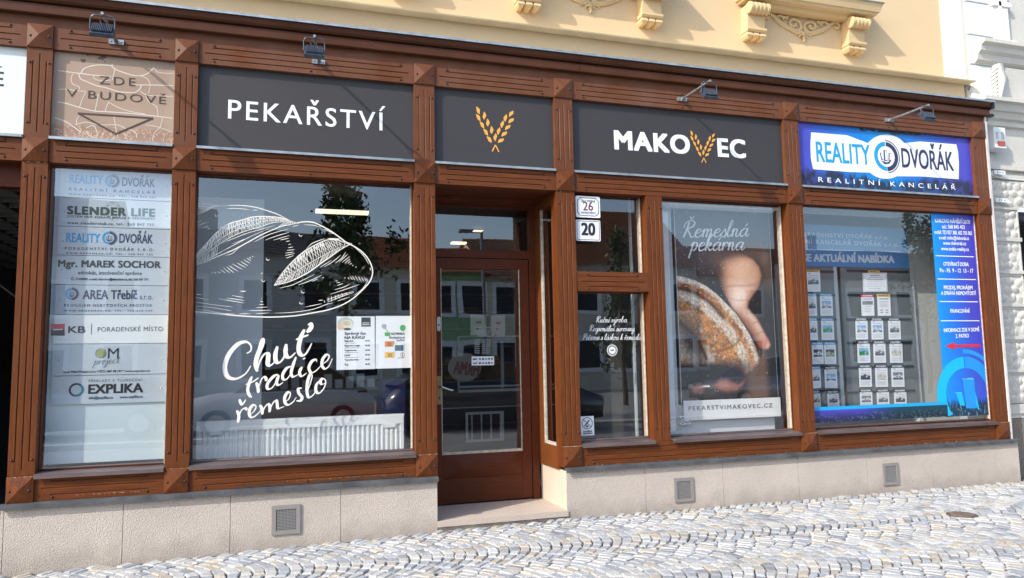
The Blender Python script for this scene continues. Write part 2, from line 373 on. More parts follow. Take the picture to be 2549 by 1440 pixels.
PAPER = mat('paper', (0.78, 0.80, 0.81), 0.7); GREENI = mat('green_ink', (0.06, 0.40, 0.10), 0.6); REDI = mat('red_ink', (0.55, 0.03, 0.05), 0.5); ORAI = mat('orange_ink', (0.72, 0.26, 0.06), 0.6)
TEALI = mat('teal_ink', (0.02, 0.17, 0.22), 0.6); YELI = mat('yellow_ink', (0.78, 0.5, 0.1), 0.6); MARO = mat('maroon_ink', (0.23, 0.03, 0.045), 0.6); GREYI = mat('grey_ink', (0.2, 0.2, 0.22), 0.6)
PRINT = mat('print', rough=0.55, attr='ink'); PRINTG = mat('glossy_film_print', rough=0.35, attr='ink')
PLATE = mat('silver_plate', (0.46, 0.52, 0.56), 0.4, 0.1, noise=(4, 0.05)); PLATEW = mat('white_plate', (0.66, 0.70, 0.70), 0.4); BOARDW = mat('frosted_board', (0.50, 0.59, 0.62), 0.5, noise=(2, 0.04))
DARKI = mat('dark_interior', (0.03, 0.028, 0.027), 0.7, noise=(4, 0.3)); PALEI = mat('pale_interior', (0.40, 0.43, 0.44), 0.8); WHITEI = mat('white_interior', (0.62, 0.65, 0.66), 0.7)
GREYB = mat('grey_board', (0.13, 0.145, 0.145), 0.6, noise=(6, 0.1)); RADW = mat('radiator_enamel', (0.72, 0.75, 0.74), 0.35)
PLASTW = mat('white_plastic', (0.75, 0.76, 0.75), 0.4); FLOORI = mat('shop_floor', (0.16, 0.13, 0.11), 0.4, noise=(3, 0.2)); RED = mat('dark_red_front', (0.16, 0.012, 0.018), 0.4)
def emis(name, col, st):
    m = bpy.data.materials.new(name); m.use_nodes = True; b = m.node_tree.nodes['Principled BSDF']; b.inputs['Emission Color'].default_value = (*col, 1); b.inputs['Emission Strength'].default_value = st
    MATS[name] = m; return m
TUBE = emis('lit_tube', (1.0, 0.84, 0.62), 0.62)
# ---------------------------------------------------------------- ground
def gz(x): return float(np.interp(x, [-30, -1.9, -1.1, 1.35, 2.55, 8.03, 40], [0.0, 0.017, 0.028, 0.061, 0.078, 0.05, 0.05]))
GROUND = stone('setts_far', (0.28, 0.28, 0.27), 14, 0.01, 0.8, 0.25, 0.12); JOINT = stone('sand_joint', (0.10, 0.095, 0.085), 60, 0.004, 0.6, 0.3)
ROADM = stone('road_setts', (0.22, 0.22, 0.22), 12, 0.01, 0.7, 0.25, 0.12)
g = MB(); xs = [-300, -60, -30, -1.9, -1.1, 1.35, 2.55, 8.03, 40, 300]
for y0, y1, mi in ((-300, -9.0, 0), (-4.6, 300, 1), (-9.0, -4.6, 0)):
    for a, b in zip(xs[:-1], xs[1:]): g.quad((a, y0, gz(a)-.02), (b, y0, gz(b)-.02), (b, y1, gz(b)-.02), (a, y1, gz(a)-.02), mi)
g.build('ground', [GROUND, JOINT], kind='structure')
r = MB(); r.quad((-300, -15.5, .0), (300, -15.5, .0), (300, -9.3, .0), (-300, -9.3, .0)); r.build('road', ROADM, kind='structure')
kb = MB(); kb.box(-300, 300, -9.3, -9.05, -.05, .10); kb.build('kerb', NBS, kind='structure')
def setts():
    """small granite setts laid in segmental arcs, lanes parallel to the wall"""
    lane, st, A = 1.05, 0.086, 0.29; nj = 10
    V = []; F = []; C = []; n = 0
    def arc_pt(i, t): t = min(max(t, 0.0), 1.0); s = 2*t-1; return np.array([i*st+A*(1-s*s), t*lane])
    def onward(t): f = -4*A*(2*t-1)/lane; return min(max(t+st*(-f)/(1+f*f)/lane*.9, 0), 1)
    for k in range(-1, 4):
        yb = -0.215-lane*(k+1); x_ = .04*k
        for i in range(int(-3.6/st), int(11.6/st)):
            tt = [0.0]+[(j+(.5 if i % 2 else 0)+RNG.normal(0, .06))/nj for j in range(0 if i % 2 else 1, nj)]+[1.0]
            for t0, t1 in zip(tt[:-1], tt[1:]):
                if t1-t0 < .03: continue
                q = [arc_pt(i, t0), arc_pt(i+1, onward(t0)), arc_pt(i+1, onward(t1)), arc_pt(i, t1)]; q = [p+np.array([x_, yb]) for p in q]
                q = np.array(q)+RNG.normal(0, 0.0045, (4, 2)); c = q.mean(0)
                if c[1] > -0.03 or c[0] < -3.2 or c[0] > 11.5: continue
                if c[0] < -1.9 and c[1] < -2.4: continue
                sh = RNG.uniform(0.86, 0.94); z = gz(c[0])+RNG.normal(0, 0.002)-.004; tilt = RNG.normal(0, 0.018, 2)
                o = c+(q-c)*sh; inn = c+(q-c)*(sh-0.20)
                zz = lambda p, d: z+d+(p-c)@tilt
                V += [(p[0], p[1], zz(p, -.028)) for p in o]+[(p[0], p[1], zz(p, -.006)) for p in o]+[(p[0], p[1], zz(p, RNG.uniform(.0, .003))) for p in inn]
                for a in (0, 4):
                    for e in range(4): F.append((n+a+e, n+a+(e+1) % 4, n+a+4+(e+1) % 4, n+a+4+e))
                F.append((n+8, n+9, n+10, n+11)); n += 12
                h = RNG.random(); g_ = RNG.normal(1, 0.10)
                base = (0.40, 0.395, 0.38) if h < .52 else (0.32, 0.33, 0.345) if h < .76 else (0.39, 0.35, 0.29) if h < .92 else (0.24, 0.25, 0.265)
                C += [tuple(x*g_ for x in base)+(1,)]*12
    me = bpy.data.meshes.new('pavement'); me.from_pydata(V, [], F)
    ca = me.color_attributes.new('stone', 'FLOAT_COLOR', 'POINT'); ca.data.foreach_set('color', np.array(C).ravel())
    me.materials.append(mat('granite_setts', rough=0.75, attr='stone', noise=(70, 0.22, 5), bump=(45, 0.6, 0.006)))
    o = bpy.data.objects.new('pavement', me); COL.objects.link(o); o['kind'] = 'structure'
setts()
vc = atz(2395, 1283, gz(6.5))
v = MB(); 
for rr, z0, z1, mi in ((.125, -.03, .004, 0), (.098, -.03, .009, 1)):
    v.add([(vc[0]+rr*math.cos(a), vc[1]+rr*math.sin(a), gz(vc[0])+zz) for zz in (z0, z1) for a in [2*math.pi*k/28 for k in range(28)]],
          [(k, (k+1) % 28, 28+(k+1) % 28, 28+k) for k in range(28)]+[list(range(28, 56))], mi)
for k in range(-4, 5):
    L_ = math.sqrt(max(.085**2-(k*.02)**2, 0)); v.box(vc[0]-L_, vc[0]+L_, vc[1]+k*.02-.005, vc[1]+k*.02+.005, gz(vc[0])+.006, gz(vc[0])+.014, 1)
v.build('valve_cover', [mat('rusty_iron', (.13, .10, .085), .7, .3, noise=(30, .3)), mat('rusty_lid', (.2, .145, .115), .7, .2, noise=(30, .3))],
        label='small round rusty iron valve cover set in the cobbles at right', cat='valve cover')
# ---------------------------------------------------------------- wooden shop front
SH = thing('wooden_shopfront', 'brown varnished wooden shop front with grooved posts, big windows and a glazed door', 'shopfront', (3.05, 0, 0))
PX = [(-1.898, -1.72), (-.829, -.652), (1.164, 1.352), (2.525, 2.713), (5.151, 5.34), (7.801, 7.995)]
ZB0, ZB1, ZM0, ZM1, ZT0, ZT1 = .523, .714, 3.12, 3.308, 4.037, 4.227
def grooved(mb, x0, x1, z0, z1, y=0.0, back=0.13, vertical=True, mid=False, studs=True):
    """board with three sunk grooves (the middle one longer), one lip of each eased, and a bolt at each outer groove end"""
    L = (z1-z0) if vertical else (x1-x0); Wd = (x1-x0) if vertical else (z1-z0); gw, dp, cw, cd = 0.0032, 0.009, 0.0065, 0.0055
    sc, so = min(.048, L*.12), min(.108, L*.2); aa = [0, sc, so, L-so, L-sc, L]; gs = [Wd*.24, Wd*.5, Wd*.76]; bb = [0.0]; kind = []
    for q in gs:
        bb += ([q-gw, q+gw, q+gw+cw] if vertical else [q-gw-cw, q-gw, q+gw]); kind += [None] + (['g', 'c'] if vertical else ['c', 'g'])
    bb.append(Wd); kind.append(None)
    def P(a, b, d): return (x0+b, y+d, z0+a) if vertical else (x0+a, y+d, z0+b)
    for j in range(10):
        k = (j-1)//3 if kind[j] else -1
        for i in range(5):
            on = kind[j] and (1 <= i <= 3 if k == 1 else i == 2); d0 = d1 = 0.0
            if on and kind[j] == 'g': d0 = d1 = dp
            elif on: d0, d1 = (cd, 0.0) if vertical else (0.0, cd)
            mb.quad(P(aa[i], bb[j], d0), P(aa[i+1], bb[j], d0), P(aa[i+1], bb[j+1], d1), P(aa[i], bb[j+1], d1))
            if on and kind[j] == 'g':
                lo, hi = (0.0, cd) if vertical else (cd, 0.0)
                mb.quad(P(aa[i], bb[j], lo), P(aa[i+1], bb[j], lo), P(aa[i+1], bb[j], dp), P(aa[i], bb[j], dp)); mb.quad(P(aa[i], bb[j+1], hi), P(aa[i+1], bb[j+1], hi), P(aa[i+1], bb[j+1], dp), P(aa[i], bb[j+1], dp))
        if kind[j] == 'g':
            for a in ((aa[1], aa[4]) if k == 1 else (aa[2], aa[3])): mb.quad(P(a, bb[j], 0), P(a, bb[j+1], 0), P(a, bb[j+1], dp), P(a, bb[j], dp))
    for p, q in (((0, 0), (L, 0)), ((L, 0), (L, Wd)), ((L, Wd), (0, Wd)), ((0, Wd), (0, 0))):
        mb.quad(P(*p, 0), P(*q, 0), P(*q, back-y), P(*p, back-y))
    if studs:
        for a in (so+.012, L-so-.012)+((L/2,) if mid else ()):
            for b in (gs[0]-.020, gs[2]+.020):
                if vertical and a == L/2: continue
                p = P(a, b, 0); mb.stud(p[0], p[1], p[2], .0098, 1)
def block(mb, x0, x1, z0, z1, y=-.013):
    ap = ((x0+x1)/2, y-.034, (z0+z1)/2); c = [(x0, y, z0), (x1, y, z0), (x1, y, z1), (x0, y, z1)]
    for i in range(4): mb.add([c[i], c[(i+1) % 4], ap], [(0, 1, 2)]); a, b = c[i], c[(i+1) % 4]; mb.quad(a, b, (b[0], .13, b[2]), (a[0], .13, a[2]))
    zc = (z0+z1)/2-.008
    for x in (x0+.026, x1-.026): mb.stud(x, y-.009, zc, .0105, 1)
for i, (a, b) in enumerate(PX):
    m = MB(); grooved(m, a, b, ZM1+.001, ZT0-.001); m.build('upper_post', [WVT, BOLT], SH)
    m = MB(); grooved(m, a, b, ZB1+.001, ZM0-.001); m.build('post', [WV, BOLT], SH)
    for z0, z1, w in ((ZT0, ZT1, WVT), (ZM0, ZM1, WV), (ZB0, ZB1, WV)):
        if z0 == ZT0:                                   # upper blocks end in a rounded head under the frieze
            z1 = ZT1-.002
        m = MB(); block(m, a, b, z0, z1); m.build('corner_block', [w, BOLT], SH)
spans = [(-4.6, -1.898)]+[(PX[i][1], PX[i+1][0]) for i in range(5)]
for i, (a, b) in enumerate(spans):
    for z0, z1, w, nm in ((ZT0, ZT1, WT, 'top_rail'), (ZM0, ZM1, WH, 'middle_rail'), (ZB0, ZB1, WB, 'bottom_rail')):
        if nm == 'bottom_rail' and i in (0, 3): continue
        m = MB(); grooved(m, a+.001, b-.001, z0, z1, .003, vertical=False, mid=(b-a) > 1.6); m.build(nm, [w, BOLT], SH)
MX = (3.476, 3.656)
m = MB(); grooved(m, MX[0], MX[1], ZB1+.001, ZM0-.001, .006); m.build('mullion', [WV, BOLT], SH)
m = MB(); grooved(m, PX[3][1]+.001, MX[0]-.001, 2.158, 2.345, .006, vertical=False); m.build('cross_rail', [WH, BOLT], SH)
# varnish peeling off the edges of the lower joints, bare grey wood along the foot of the left rail
PEEL = mat('bare_wood', (.36, .27, .20), .8, noise=(40, .3)); BARE = mat('bare_dark_wood', (.05, .036, .03), .85, noise=(30, .5, 6, (.3, 1, 4)))
rp = random.Random(4)
def peel(x0, x1, z, y, h, up=False, mt=None, den=1.0):
    m = MB(); x = x0
    while x < x1:
        w = rp.uniform(.006, .022)
        if rp.random() < den:
            d = h*rp.uniform(.25, 1)**2; s_ = 1 if up else -1; pts = [(x, z)]+[(x+w*(k+1)/5, z+s_*d*rp.uniform(.3, 1)) for k in range(4)]+[(x+w, z)]
            m.prism(pts, y-.0006, y+.002)
        x += w
    return m.build('peeled_edge', mt or PEEL, SH)
for i, (a, b) in enumerate(PX): peel(a+.004, b-.004, ZB1-.001, -.0145, .022 if i in (1, 3) else .011, den=.85)
peel(-.30, 1.12, ZB0+.002, .002, .045, True, BARE, .95); peel(-.1, 1.05, ZB0+.034, .002, .006, False, PEEL, .35); peel(-1.55, -.95, ZB0+.030, .002, .008, False, PEEL, .5); peel(5.5, 7.6, ZB0+.004, .002, .012, True, PEEL, .25); peel(2.75, 5.1, ZB0+.003, .002, .008, True, PEEL, .2)
for a, b in ((2.53, 2.70), (-1.88, -1.73)): peel(a, b, ZM0-.001, -.0006, .02, False, PEEL, .4)
# frieze and moulded cornice with its sheet-metal drip
m = MB(); m.box(-4.6, 7.995, .004, .14, ZT1, 4.50)
for x in (-1.2, -.45, .55, 1.75, 2.9, 4.4, 5.9, 6.9, 7.6): m.stud(x, .004, ZT1+.06+.01*math.sin(x*9), .008)
m.build('frieze', WT, SH)
m = MB()
m.prof_x([(.004, 4.297), (-.045, 4.297), (-.052, 4.303), (-.052, 4.372), (-.030, 4.374), (-.030, 4.388), (-.066, 4.391), (-.082, 4.405), (-.092, 4.445), (.004, 4.452)], -4.6, 2.78)
m.prof_x([(.004, 4.297), (-.045, 4.297), (-.052, 4.303), (-.052, 4.372), (-.030, 4.374), (-.030, 4.388), (-.066, 4.391), (-.082, 4.405), (-.092, 4.445), (.004, 4.452)], 2.783, 8.035)
m.build('cornice', WC, SH)
m = MB(); m.prof_x([(-.108, 4.447), (-.100, 4.447), (-.100, 4.461), (.30, 4.53), (.30, 4.54), (-.108, 4.468)], -4.6, 8.075)
m.box(8.04, 8.065, -.10, .25, 4.375, 4.452, 1); m.box(7.99, 8.13, -.03, .02, 4.305, 4.335, 1); m.box(7.995, 8.06, .0, .25, 4.25, 4.39, 1)
m.build('drip_flashing', [ZINC, DKM], SH)
m = MB(); m.box(7.998, 8.028, -.012, .28, .50, 4.33); m.build('end_board', mat('pale_paint', (.60, .55, .52), .6, noise=(8, .12)), SH)
# sheet-metal sills
for i, (a, b) in enumerate(spans):
    m = MB(); m.prof_x([(-.026, 3.302), (-.02, 3.302), (-.02, 3.316), (.06, 3.326), (.06, 3.336), (-.026, 3.323)], a+.002, b-.002); m.build('sign_sill', ZINC, SH)
for a, b in ((PX[0][1], PX[1][0]), (PX[1][1], PX[2][0]), (PX[3][1], MX[0]), (MX[1], PX[4][0]), (PX[4][1], PX[5][0])):
    m = MB(); m.prof_x([(-.034, .692), (-.026, .692), (-.026, .7145), (.128, .732), (.128, .742), (-.034, .721)], a+.002, b-.002)
    m.prof_x([(.10, .7425), (.118, .7425), (.118, .757), (.105, .757)], a+.002, b-.002); m.build('window_sill', SILLM, SH)
# plinth
def slabs(xs, y, z1, name, back=.13, gap=.004):
    m = MB()
    for a, b in zip(xs[:-1], xs[1:]): m.box(a+gap/2, b-gap/2, y, back, min(gz(a), gz(b))-.12, z1)
    m.box(xs[0]+.01, xs[-1]-.01, y+.015, back-.01, -.1, z1-.01, 1); return m.build(name, [PLINTH, JOINT], SH)
jx = [at(u, v, -.02)[0] for u, v in ((305, 1330), (573, 1300), (848, 1280))]
slabs([-1.925, -1.900]+jx+[1.346], -.022, .488, 'plinth')
jx = [at(u, v, -.02)[0] for u, v in ((1607, 1220), (1800, 1200), (1987, 1180), (2158, 1170), (2320, 1150), (2478, 1135))]
slabs([2.546]+jx+[8.085], -.022, .488, 'plinth')
for a, b in ((-1.93, 1.352), (2.54, 8.07)):
    m = MB(); m.prof_x([(.0, .522), (-.004, .522), (-.056, .508), (-.056, .484), (-.05, .484), (-.05, .499), (.0, .505)], a, b)
    m.prof_x([(-.056, .488), (-.062, .488), (-.062, .482), (-.05, .482)], a, b); m.build('ledge_flashing', ZINCD, SH)
# door recess
TZ = .138
m = MB(); m.box(1.345, 2.556, -.035, .66, TZ-.048, TZ); m.build('step_tread', STEPST, SH)
m = MB(); m.box(1.348, 2.544, -.012, .6, -.08, TZ-.049); m.build('step_riser', PLINTH, SH)
m = MB(); m.box(2.546, 2.70, -.019, .655, TZ+.001, .486); m.build('reveal_stone', REVST, SH)
m = MB(); m.box(1.20, 1.344, -.019, .655, TZ+.001, .486); m.build('reveal_stone', REVST, SH)
m = MB()
m.box(2.527, 2.56, .131, .655, .49, .70); m.box(2.527, 2.62, .131, .16, .70, 3.12); m.box(2.527, 2.62, .50, .655, .70, 3.12); m.box(2.527, 2.62, .16, .50, 3.02, 3.12)
m.box(1.30, 1.351, .131, .655, .49, 3.12); m.build('reveal_panelling', WR, SH)
m = MB(); m.box(2.534, 2.56, .16, .50, .70, .728); m.box(2.534, 2.56, .475, .50, .728, 3.02); m.box(2.534, 2.56, .16, .172, .728, 3.02)
sw = m.build('side_window', PUTTY, SH)
m = MB(); m.quad((2.545, .5, .70), (2.545, .16, .70), (2.545, .16, 3.02), (2.545, .5, 3.02)); m.build('pane', GLASS, sw)
m = MB(); m.box(1.30, 2.62, .131, .70, 3.121, 3.16); m.box(1.352, 2.526, .45, .655, 3.09, 3.12); m.build('soffit', WDH, SH)
DY = .655
hz = [at(1200, v, DY)[2] for v in (517, 623, 643)]      # transom pane top, transom bar top and bottom
m = MB(); m.box(1.352, 2.527, DY, DY+.08, hz[0], 3.12); m.box(1.352, 2.527, DY-.012, DY+.08, hz[2], hz[1]); m.box(2.455, 2.527, DY-.012, DY+.08, TZ, hz[2])
m.box(2.47, 2.527, DY-.004, DY+.08, hz[1], hz[0]); m.box(1.352, 1.405, DY-.012, DY+.08, TZ, hz[2]); m.box(1.352, 1.42, DY-.004, DY+.08, hz[1], hz[0])
df = m.build('door_frame', WD, SH)
m = MB(); m.quad((1.42, DY+.03, hz[1]), (2.47, DY+.03, hz[1]), (2.47, DY+.03, hz[0]), (1.42, DY+.03, hz[0])); m.build('transom_pane', GLASS, df)
gl0, gl1 = 1.535, at(1296, 900, DY)[0]; gz1 = at(1200, 670, DY)[2]; gz0 = at(1200, 1127, DY)[2]; pz0 = at(1200, 1188, DY)[2]; dz1 = hz[2]-.006
LX0, LX1, LZ0 = 1.408, 2.449, TZ+.016
m = MB(); m.box(LX0, gl0, DY, DY+.05, LZ0, dz1); m.box(gl1, LX1, DY, DY+.05, LZ0, dz1); m.box(gl0, gl1, DY, DY+.05, gz1, dz1)
door = m.build('door', WD, SH)
m = MB(); m.box(gl0+.0005, gl1-.0005, DY+.001, DY+.05, LZ0, pz0); m.build('bottom_rail', WDH, door)
m = MB(); q = .12; a = [(gl0, DY+.004, pz0+.002), (gl1, DY+.004, pz0+.002), (gl1, DY+.004, gz0), (gl0, DY+.004, gz0)]
b = [(gl0+q*1.6, DY-.03, pz0+.09), (gl1-q*1.6, DY-.03, pz0+.09), (gl1-q*1.6, DY-.03, pz0+.145), (gl0+q*1.6, DY-.03, pz0+.145)]
m.add(a+b, [(4, 5, 6, 7), (0, 1, 5, 4), (1, 2, 6, 5), (2, 3, 7, 6), (3, 0, 4, 7)]); m.build('raised_panel', WDH, door)
m = MB(); m.quad((gl0, DY+.02, gz0), (gl1, DY+.02, gz0), (gl1, DY+.02, gz1), (gl0, DY+.02, gz1)); m.build('pane', GLASS, door)
m = MB(); m.box(gl0-.001, gl0+.007, DY-.004, DY+.012, gz0, gz1); m.box(gl1-.007, gl1+.001, DY-.004, DY+.012, gz0, gz1); m.box(gl0, gl1, DY-.006, DY+.012, gz0-.004, gz0+.022); m.build('glazing_bead', PUTTY, door)
hp = [at(u, v, DY-.004) for u, v in ((1087.5, 937), (1099, 1007), (1092, 963), (1124, 971))]
m = MB(); m.box(hp[0][0], hp[1][0], DY-.006, DY, hp[1][2], hp[0][2]); m.disc((hp[0][0]+hp[1][0])/2, hp[1][2]+.06, DY-.0075, .009, .014, m=1)
hd = m.build('door_handle', [BRASS, DKM], door)
m = MB(); m.tube([(hp[2][0], DY-.004, hp[2][2]), (hp[2][0], DY-.06, hp[2][2]), (hp[2][0]+.02, DY-.068, hp[2][2]-.003), (hp[3][0]-.02, DY-.075, hp[3][2]), (hp[3][0]+.0, DY-.06, hp[3][2]-.002)], .0095, 8)
m.build('lever', STEEL, door)
lp = [at(u, v, DY-.004) for u, v in ((1087.5, 789), (1097, 825))]
m = MB(); cx, cz = (lp[0][0]+lp[1][0])/2, (lp[0][2]+lp[1][2])/2; rx = (lp[1][0]-lp[0][0])/2; hh = (lp[0][2]-lp[1][2])/2
m.prism([(cx+rx*math.cos(t), cz+(hh-rx)*(1 if math.sin(t) > 0 else -1)+rx*math.sin(t)) for t in [2*math.pi*(k+.5)/20 for k in range(20)]], DY-.008, DY)
m.disc(cx, cz-.01, DY-.0085, rx*.45, m=1); m.build('lock_plate', [STEEL, DKM], door)
# display windows: bead frame > pane
def window(x0, x1, z0, z1, y=.13, name='display_window', b=.016):
    m = MB(); m.box(x0, x0+b*.5, y-.022, y+.05, z0, z1); m.box(x1-b, x1-b*.6, y-.018, y+.05, z0, z1, 1); m.box(x1-b*.6, x1, y-.03, y+.05, z0, z1); m.box(x0+b*.5, x1-b, y-.02, y+.05, z1-b*.6, z1); m.box(x0+b*.5, x1-b, y-.012, y+.05, z0, z0+b*.5)
    w = m.build(name, [WDH, PUTTY], SH)
    p = MB(); p.quad((x0, y, z0), (x1, y, z0), (x1, y, z1), (x0, y, z1)); p.build('pane', GLASS, w); return w
W0 = window(PX[0][1], PX[1][0], .742, ZM0, .10, 'directory_window'); W1 = window(PX[1][1], PX[2][0], .742, ZM0)
W2 = window(PX[3][1], MX[0], 2.345, ZM0, name='upper_light'); W3 = window(PX[3][1], MX[0], .742, 2.158); W4 = window(MX[1], PX[4][0], .742, ZM0); W5 = window(PX[4][1], PX[5][0], .742, ZM0, .07)
GY = .126                                                 # just outside the panes
# ---------------------------------------------------------------- fascia signs
SY = .045
def at2(u, v, y): q = at(u, v, y); return (q[0], q[2])
def panel_thing(name, label, x0, x1, z0, z1, mats, y=SY, pn='panel'):
    t = thing(name, label, 'sign', ((x0+x1)/2, y, z0)); m = MB(); m.box(x0, x1, y, y+.012, z0, z1); m.build(pn, mats, t); return t
def wheat(mb, cx, zb, w, h, y):
    """two ears of wheat meeting in a V: cx, zb foot of the sign, w width, h height"""
    G = [(-.83, .895, -62, 1), (-.82, .735, -50, 0), (-.53, .785, -86, 0), (-.64, .575, -50, 0), (-.36, .635, -82, 0), (-.46, .42, -48, 0), (-.175, .475, -82, 0), (-.285, .262, -42, 0),
         (.83, .895, 62, 1), (.82, .735, 50, 0), (.53, .785, 86, 0), (.64, .575, 50, 0), (.36, .635, 82, 0), (.46, .42, 48, 0), (.175, .475, 82, 0), (.285, .262, 42, 0), (0, .33, 90, 0)]
    for gx, gz_, a, _ in G:
        c, s_ = math.cos(math.radians(a)), math.sin(math.radians(a)); L, B = h*.098, h*.043; X, Z = cx+gx*w/2, zb+gz_*h; pts = []
        for k in range(17):
            t = -1+k/8 if k <= 8 else 1-(k-8)/8; b = B*(1-t*t)**.9*(1 if k <= 8 else -1); pts.append((X+(t*L*c-b*s_), Z+(t*L*s_+b*c)))
        mb.flat(pts[:-1], y)
    for sx in (-1, 1): mb.ribbon([(cx, zb+.150*h), (cx+sx*.17*w/2, zb)], h*.026, y-.0002*(sx+1))
def ring_logo(mb, cx, cz, R, y, sx=1.0):
    """materials 0 cyan, 1 navy, 2 white"""
    mb.ring(cx, cz, y, R*.62, R*.88, 92, 270, m=0); mb.ring(cx, cz, y, R*.62, R*.88, -88, 88, m=1); mb.ring(cx, cz, y, R*.94, R, -85, 90, m=1)
    for x, z, w, h, tx in ((-.30, -.22, .17, .42, -.07), (-.05, -.28, .26, .66, 0.0), (.25, -.26, .2, .48, .04)):
        a = [(cx+(x-w/2+tx)*R, cz+(z+h)*R), (cx+(x+w/2+tx)*R, cz+(z+h*.97)*R), (cx+(x+w/2)*R, cz+z*R), (cx+(x-w/2)*R, cz+z*R)]
        mb.flat(a, y, 1); i = [(cx+(x-w*.1+tx)*R, cz+(z+h*.93)*R), (cx+(x+w*.4+tx)*R, cz+(z+h*.9)*R), (cx+(x+w*.4)*R, cz+(z+.06)*R), (cx+(x-w*.1)*R, cz+(z+.06)*R)]; mb.flat(i, y-.0003, 2)
    mb.flat([(cx-.42*R, cz-.25*R), (cx, cz-.36*R), (cx+.36*R, cz-.22*R), (cx+.2*R, cz-.42*R), (cx-.15*R, cz-.48*R)], y-.0005, 1)
Z0S, Z1S = 3.337, ZT0-.002
# plain white board at the far left, only its right end in view
t = panel_thing('white_sign', 'plain white signboard over the dark passage at the far left', -4.58, -1.901, Z0S, Z1S, PLATEW)
m = MB(); a = at2(-34, 213, SY-.002); b = at2(8.5, 215, SY-.002); text(m, 'KÉ', (a[0]-.25, a[1]), b, at(8, 180, SY)[2]-b[1], SY-.001, .012); m.build('lettering', INK, t)
# sand-coloured board
x0, x1 = PX[0][1]+.001, PX[1][0]-.001
t = thing('tan_sign', 'sand coloured cracked signboard with dark lettering over an outlined triangle', 'sign', ((x0+x1)/2, SY, Z0S))
def tan(U, V):
    n = vnoise(U, V, 3, 3, 4); e = np.minimum(np.minimum(U, 1-U), np.minimum(V, 1-V)); C = np.zeros(U.shape+(3,)); C[:] = (156, 132, 112)
    C += ((n-.5)*16)[..., None]; lt = np.clip(1-e/.1, 0, 1)[..., None]; C = C*(1-lt*.55)+np.array((180, 162, 142))*lt*.55
    fine = vnoise(U, V, 42, 26, 9, 2); bt = np.clip((V-.86+.06*vnoise(U, V, 9, 1, 3))/.05, 0, 1)*np.clip((1.0-V)/.02, 0, 1); k = (np.abs(fine-.5) < .035)*bt
    C = C*(1-bt[..., None]*.3)+np.array((118, 70, 50))*bt[..., None]*.3; C = C*(1-k[..., None]*.7)+np.array((205, 186, 165))*k[..., None]*.7
    st = ((vnoise(U, V, 30, 30, 21, 2) > .63)*(V < .1)*(U > .18)*(U < .42))[..., None]; return C*(1-st*.4)
painted('panel', x0, x1, Z0S, Z1S, SY, 150, 120, tan, PRINT, t)
m = MB()
K = [[(430, 527), (520, 540), (600, 550), (700, 562), (830, 575)], [(605, 550), (625, 515), (690, 492), (760, 486), (830, 490), (845, 480)], [(830, 490), (860, 518), (930, 545), (1010, 567), (1080, 560), (1120, 535), (1150, 505)],
     [(1150, 508), (1180, 540), (1240, 548), (1298, 551)], [(858, 515), (848, 560), (838, 600)], [(545, 552), (530, 590), (545, 630), (585, 645), (595, 668)], [(588, 552), (602, 590), (650, 612), (720, 640), (810, 662), (880, 685), (950, 692), (1010, 690), (1045, 664), (1055, 640)],
     [(1000, 636), (1120, 636), (1200, 638), (1296, 642)], [(1045, 680), (1080, 705), (1130, 716), (1294, 721)], [(435, 668), (500, 668), (560, 678), (640, 684)], [(428, 762), (500, 775), (600, 806), (700, 830), (800, 836), (950, 846), (1100, 862), (1288, 884)],
     [(735, 705), (722, 770), (708, 832)], [(812, 765), (795, 800), (785, 836)], [(805, 762), (880, 802), (960, 830), (1090, 856)], [(1085, 700), (1110, 760), (1170, 800), (1180, 866)], [(640, 690), (612, 750), (595, 800)], [(405, 880), (480, 905), (540, 942), (605, 990)],
     [(560, 936), (640, 915), (720, 930), (790, 935), (880, 935), (940, 962)], [(850, 868), (860, 930), (868, 985), (880, 1020)], [(590, 868), (572, 900), (575, 930)], [(1215, 882), (1195, 950), (1150, 1000), (1140, 1050)], [(940, 962), (1010, 990), (1020, 1030)], [(1090, 935), (1180, 950), (1290, 990)], [(640, 960), (700, 940), (730, 1010)], [(1050, 570), (1100, 590), (1122, 640), (1110, 700)], [(700, 565), (705, 590), (760, 605), (830, 600)]]
for i, c in enumerate(K): m.ribbon([at2(u/3, v/3, SY-.002) for u, v in smooth_pts(c, 5)], .0085 if i in (0, 1, 2, 6, 7, 10, 16) else .006, SY-.0006-.00004*i)
m.build('crack_pattern', mat('crack_white', (.60, .52, .44), .6), t)
m = MB(); y = SY-.0022; ptext(m, 'ZDE', (247, 209.5), (337.5, 215), 20, y, track=.16); ptext(m, 'V BUDOVĚ', (165, 241), (413, 260), 19.5, y, track=.12)
q = [at2(u, v, y) for u, v in ((195, 282.5), (380, 295), (288, 334))]; q.append(q[0])
for i in range(3): m.ribbon([q[i], q[i+1]], .014, y-.0002*i); m.disc(q[i][0], q[i][1], y-.0006, .006, n=10)
m.build('lettering', BROWNINK, t)
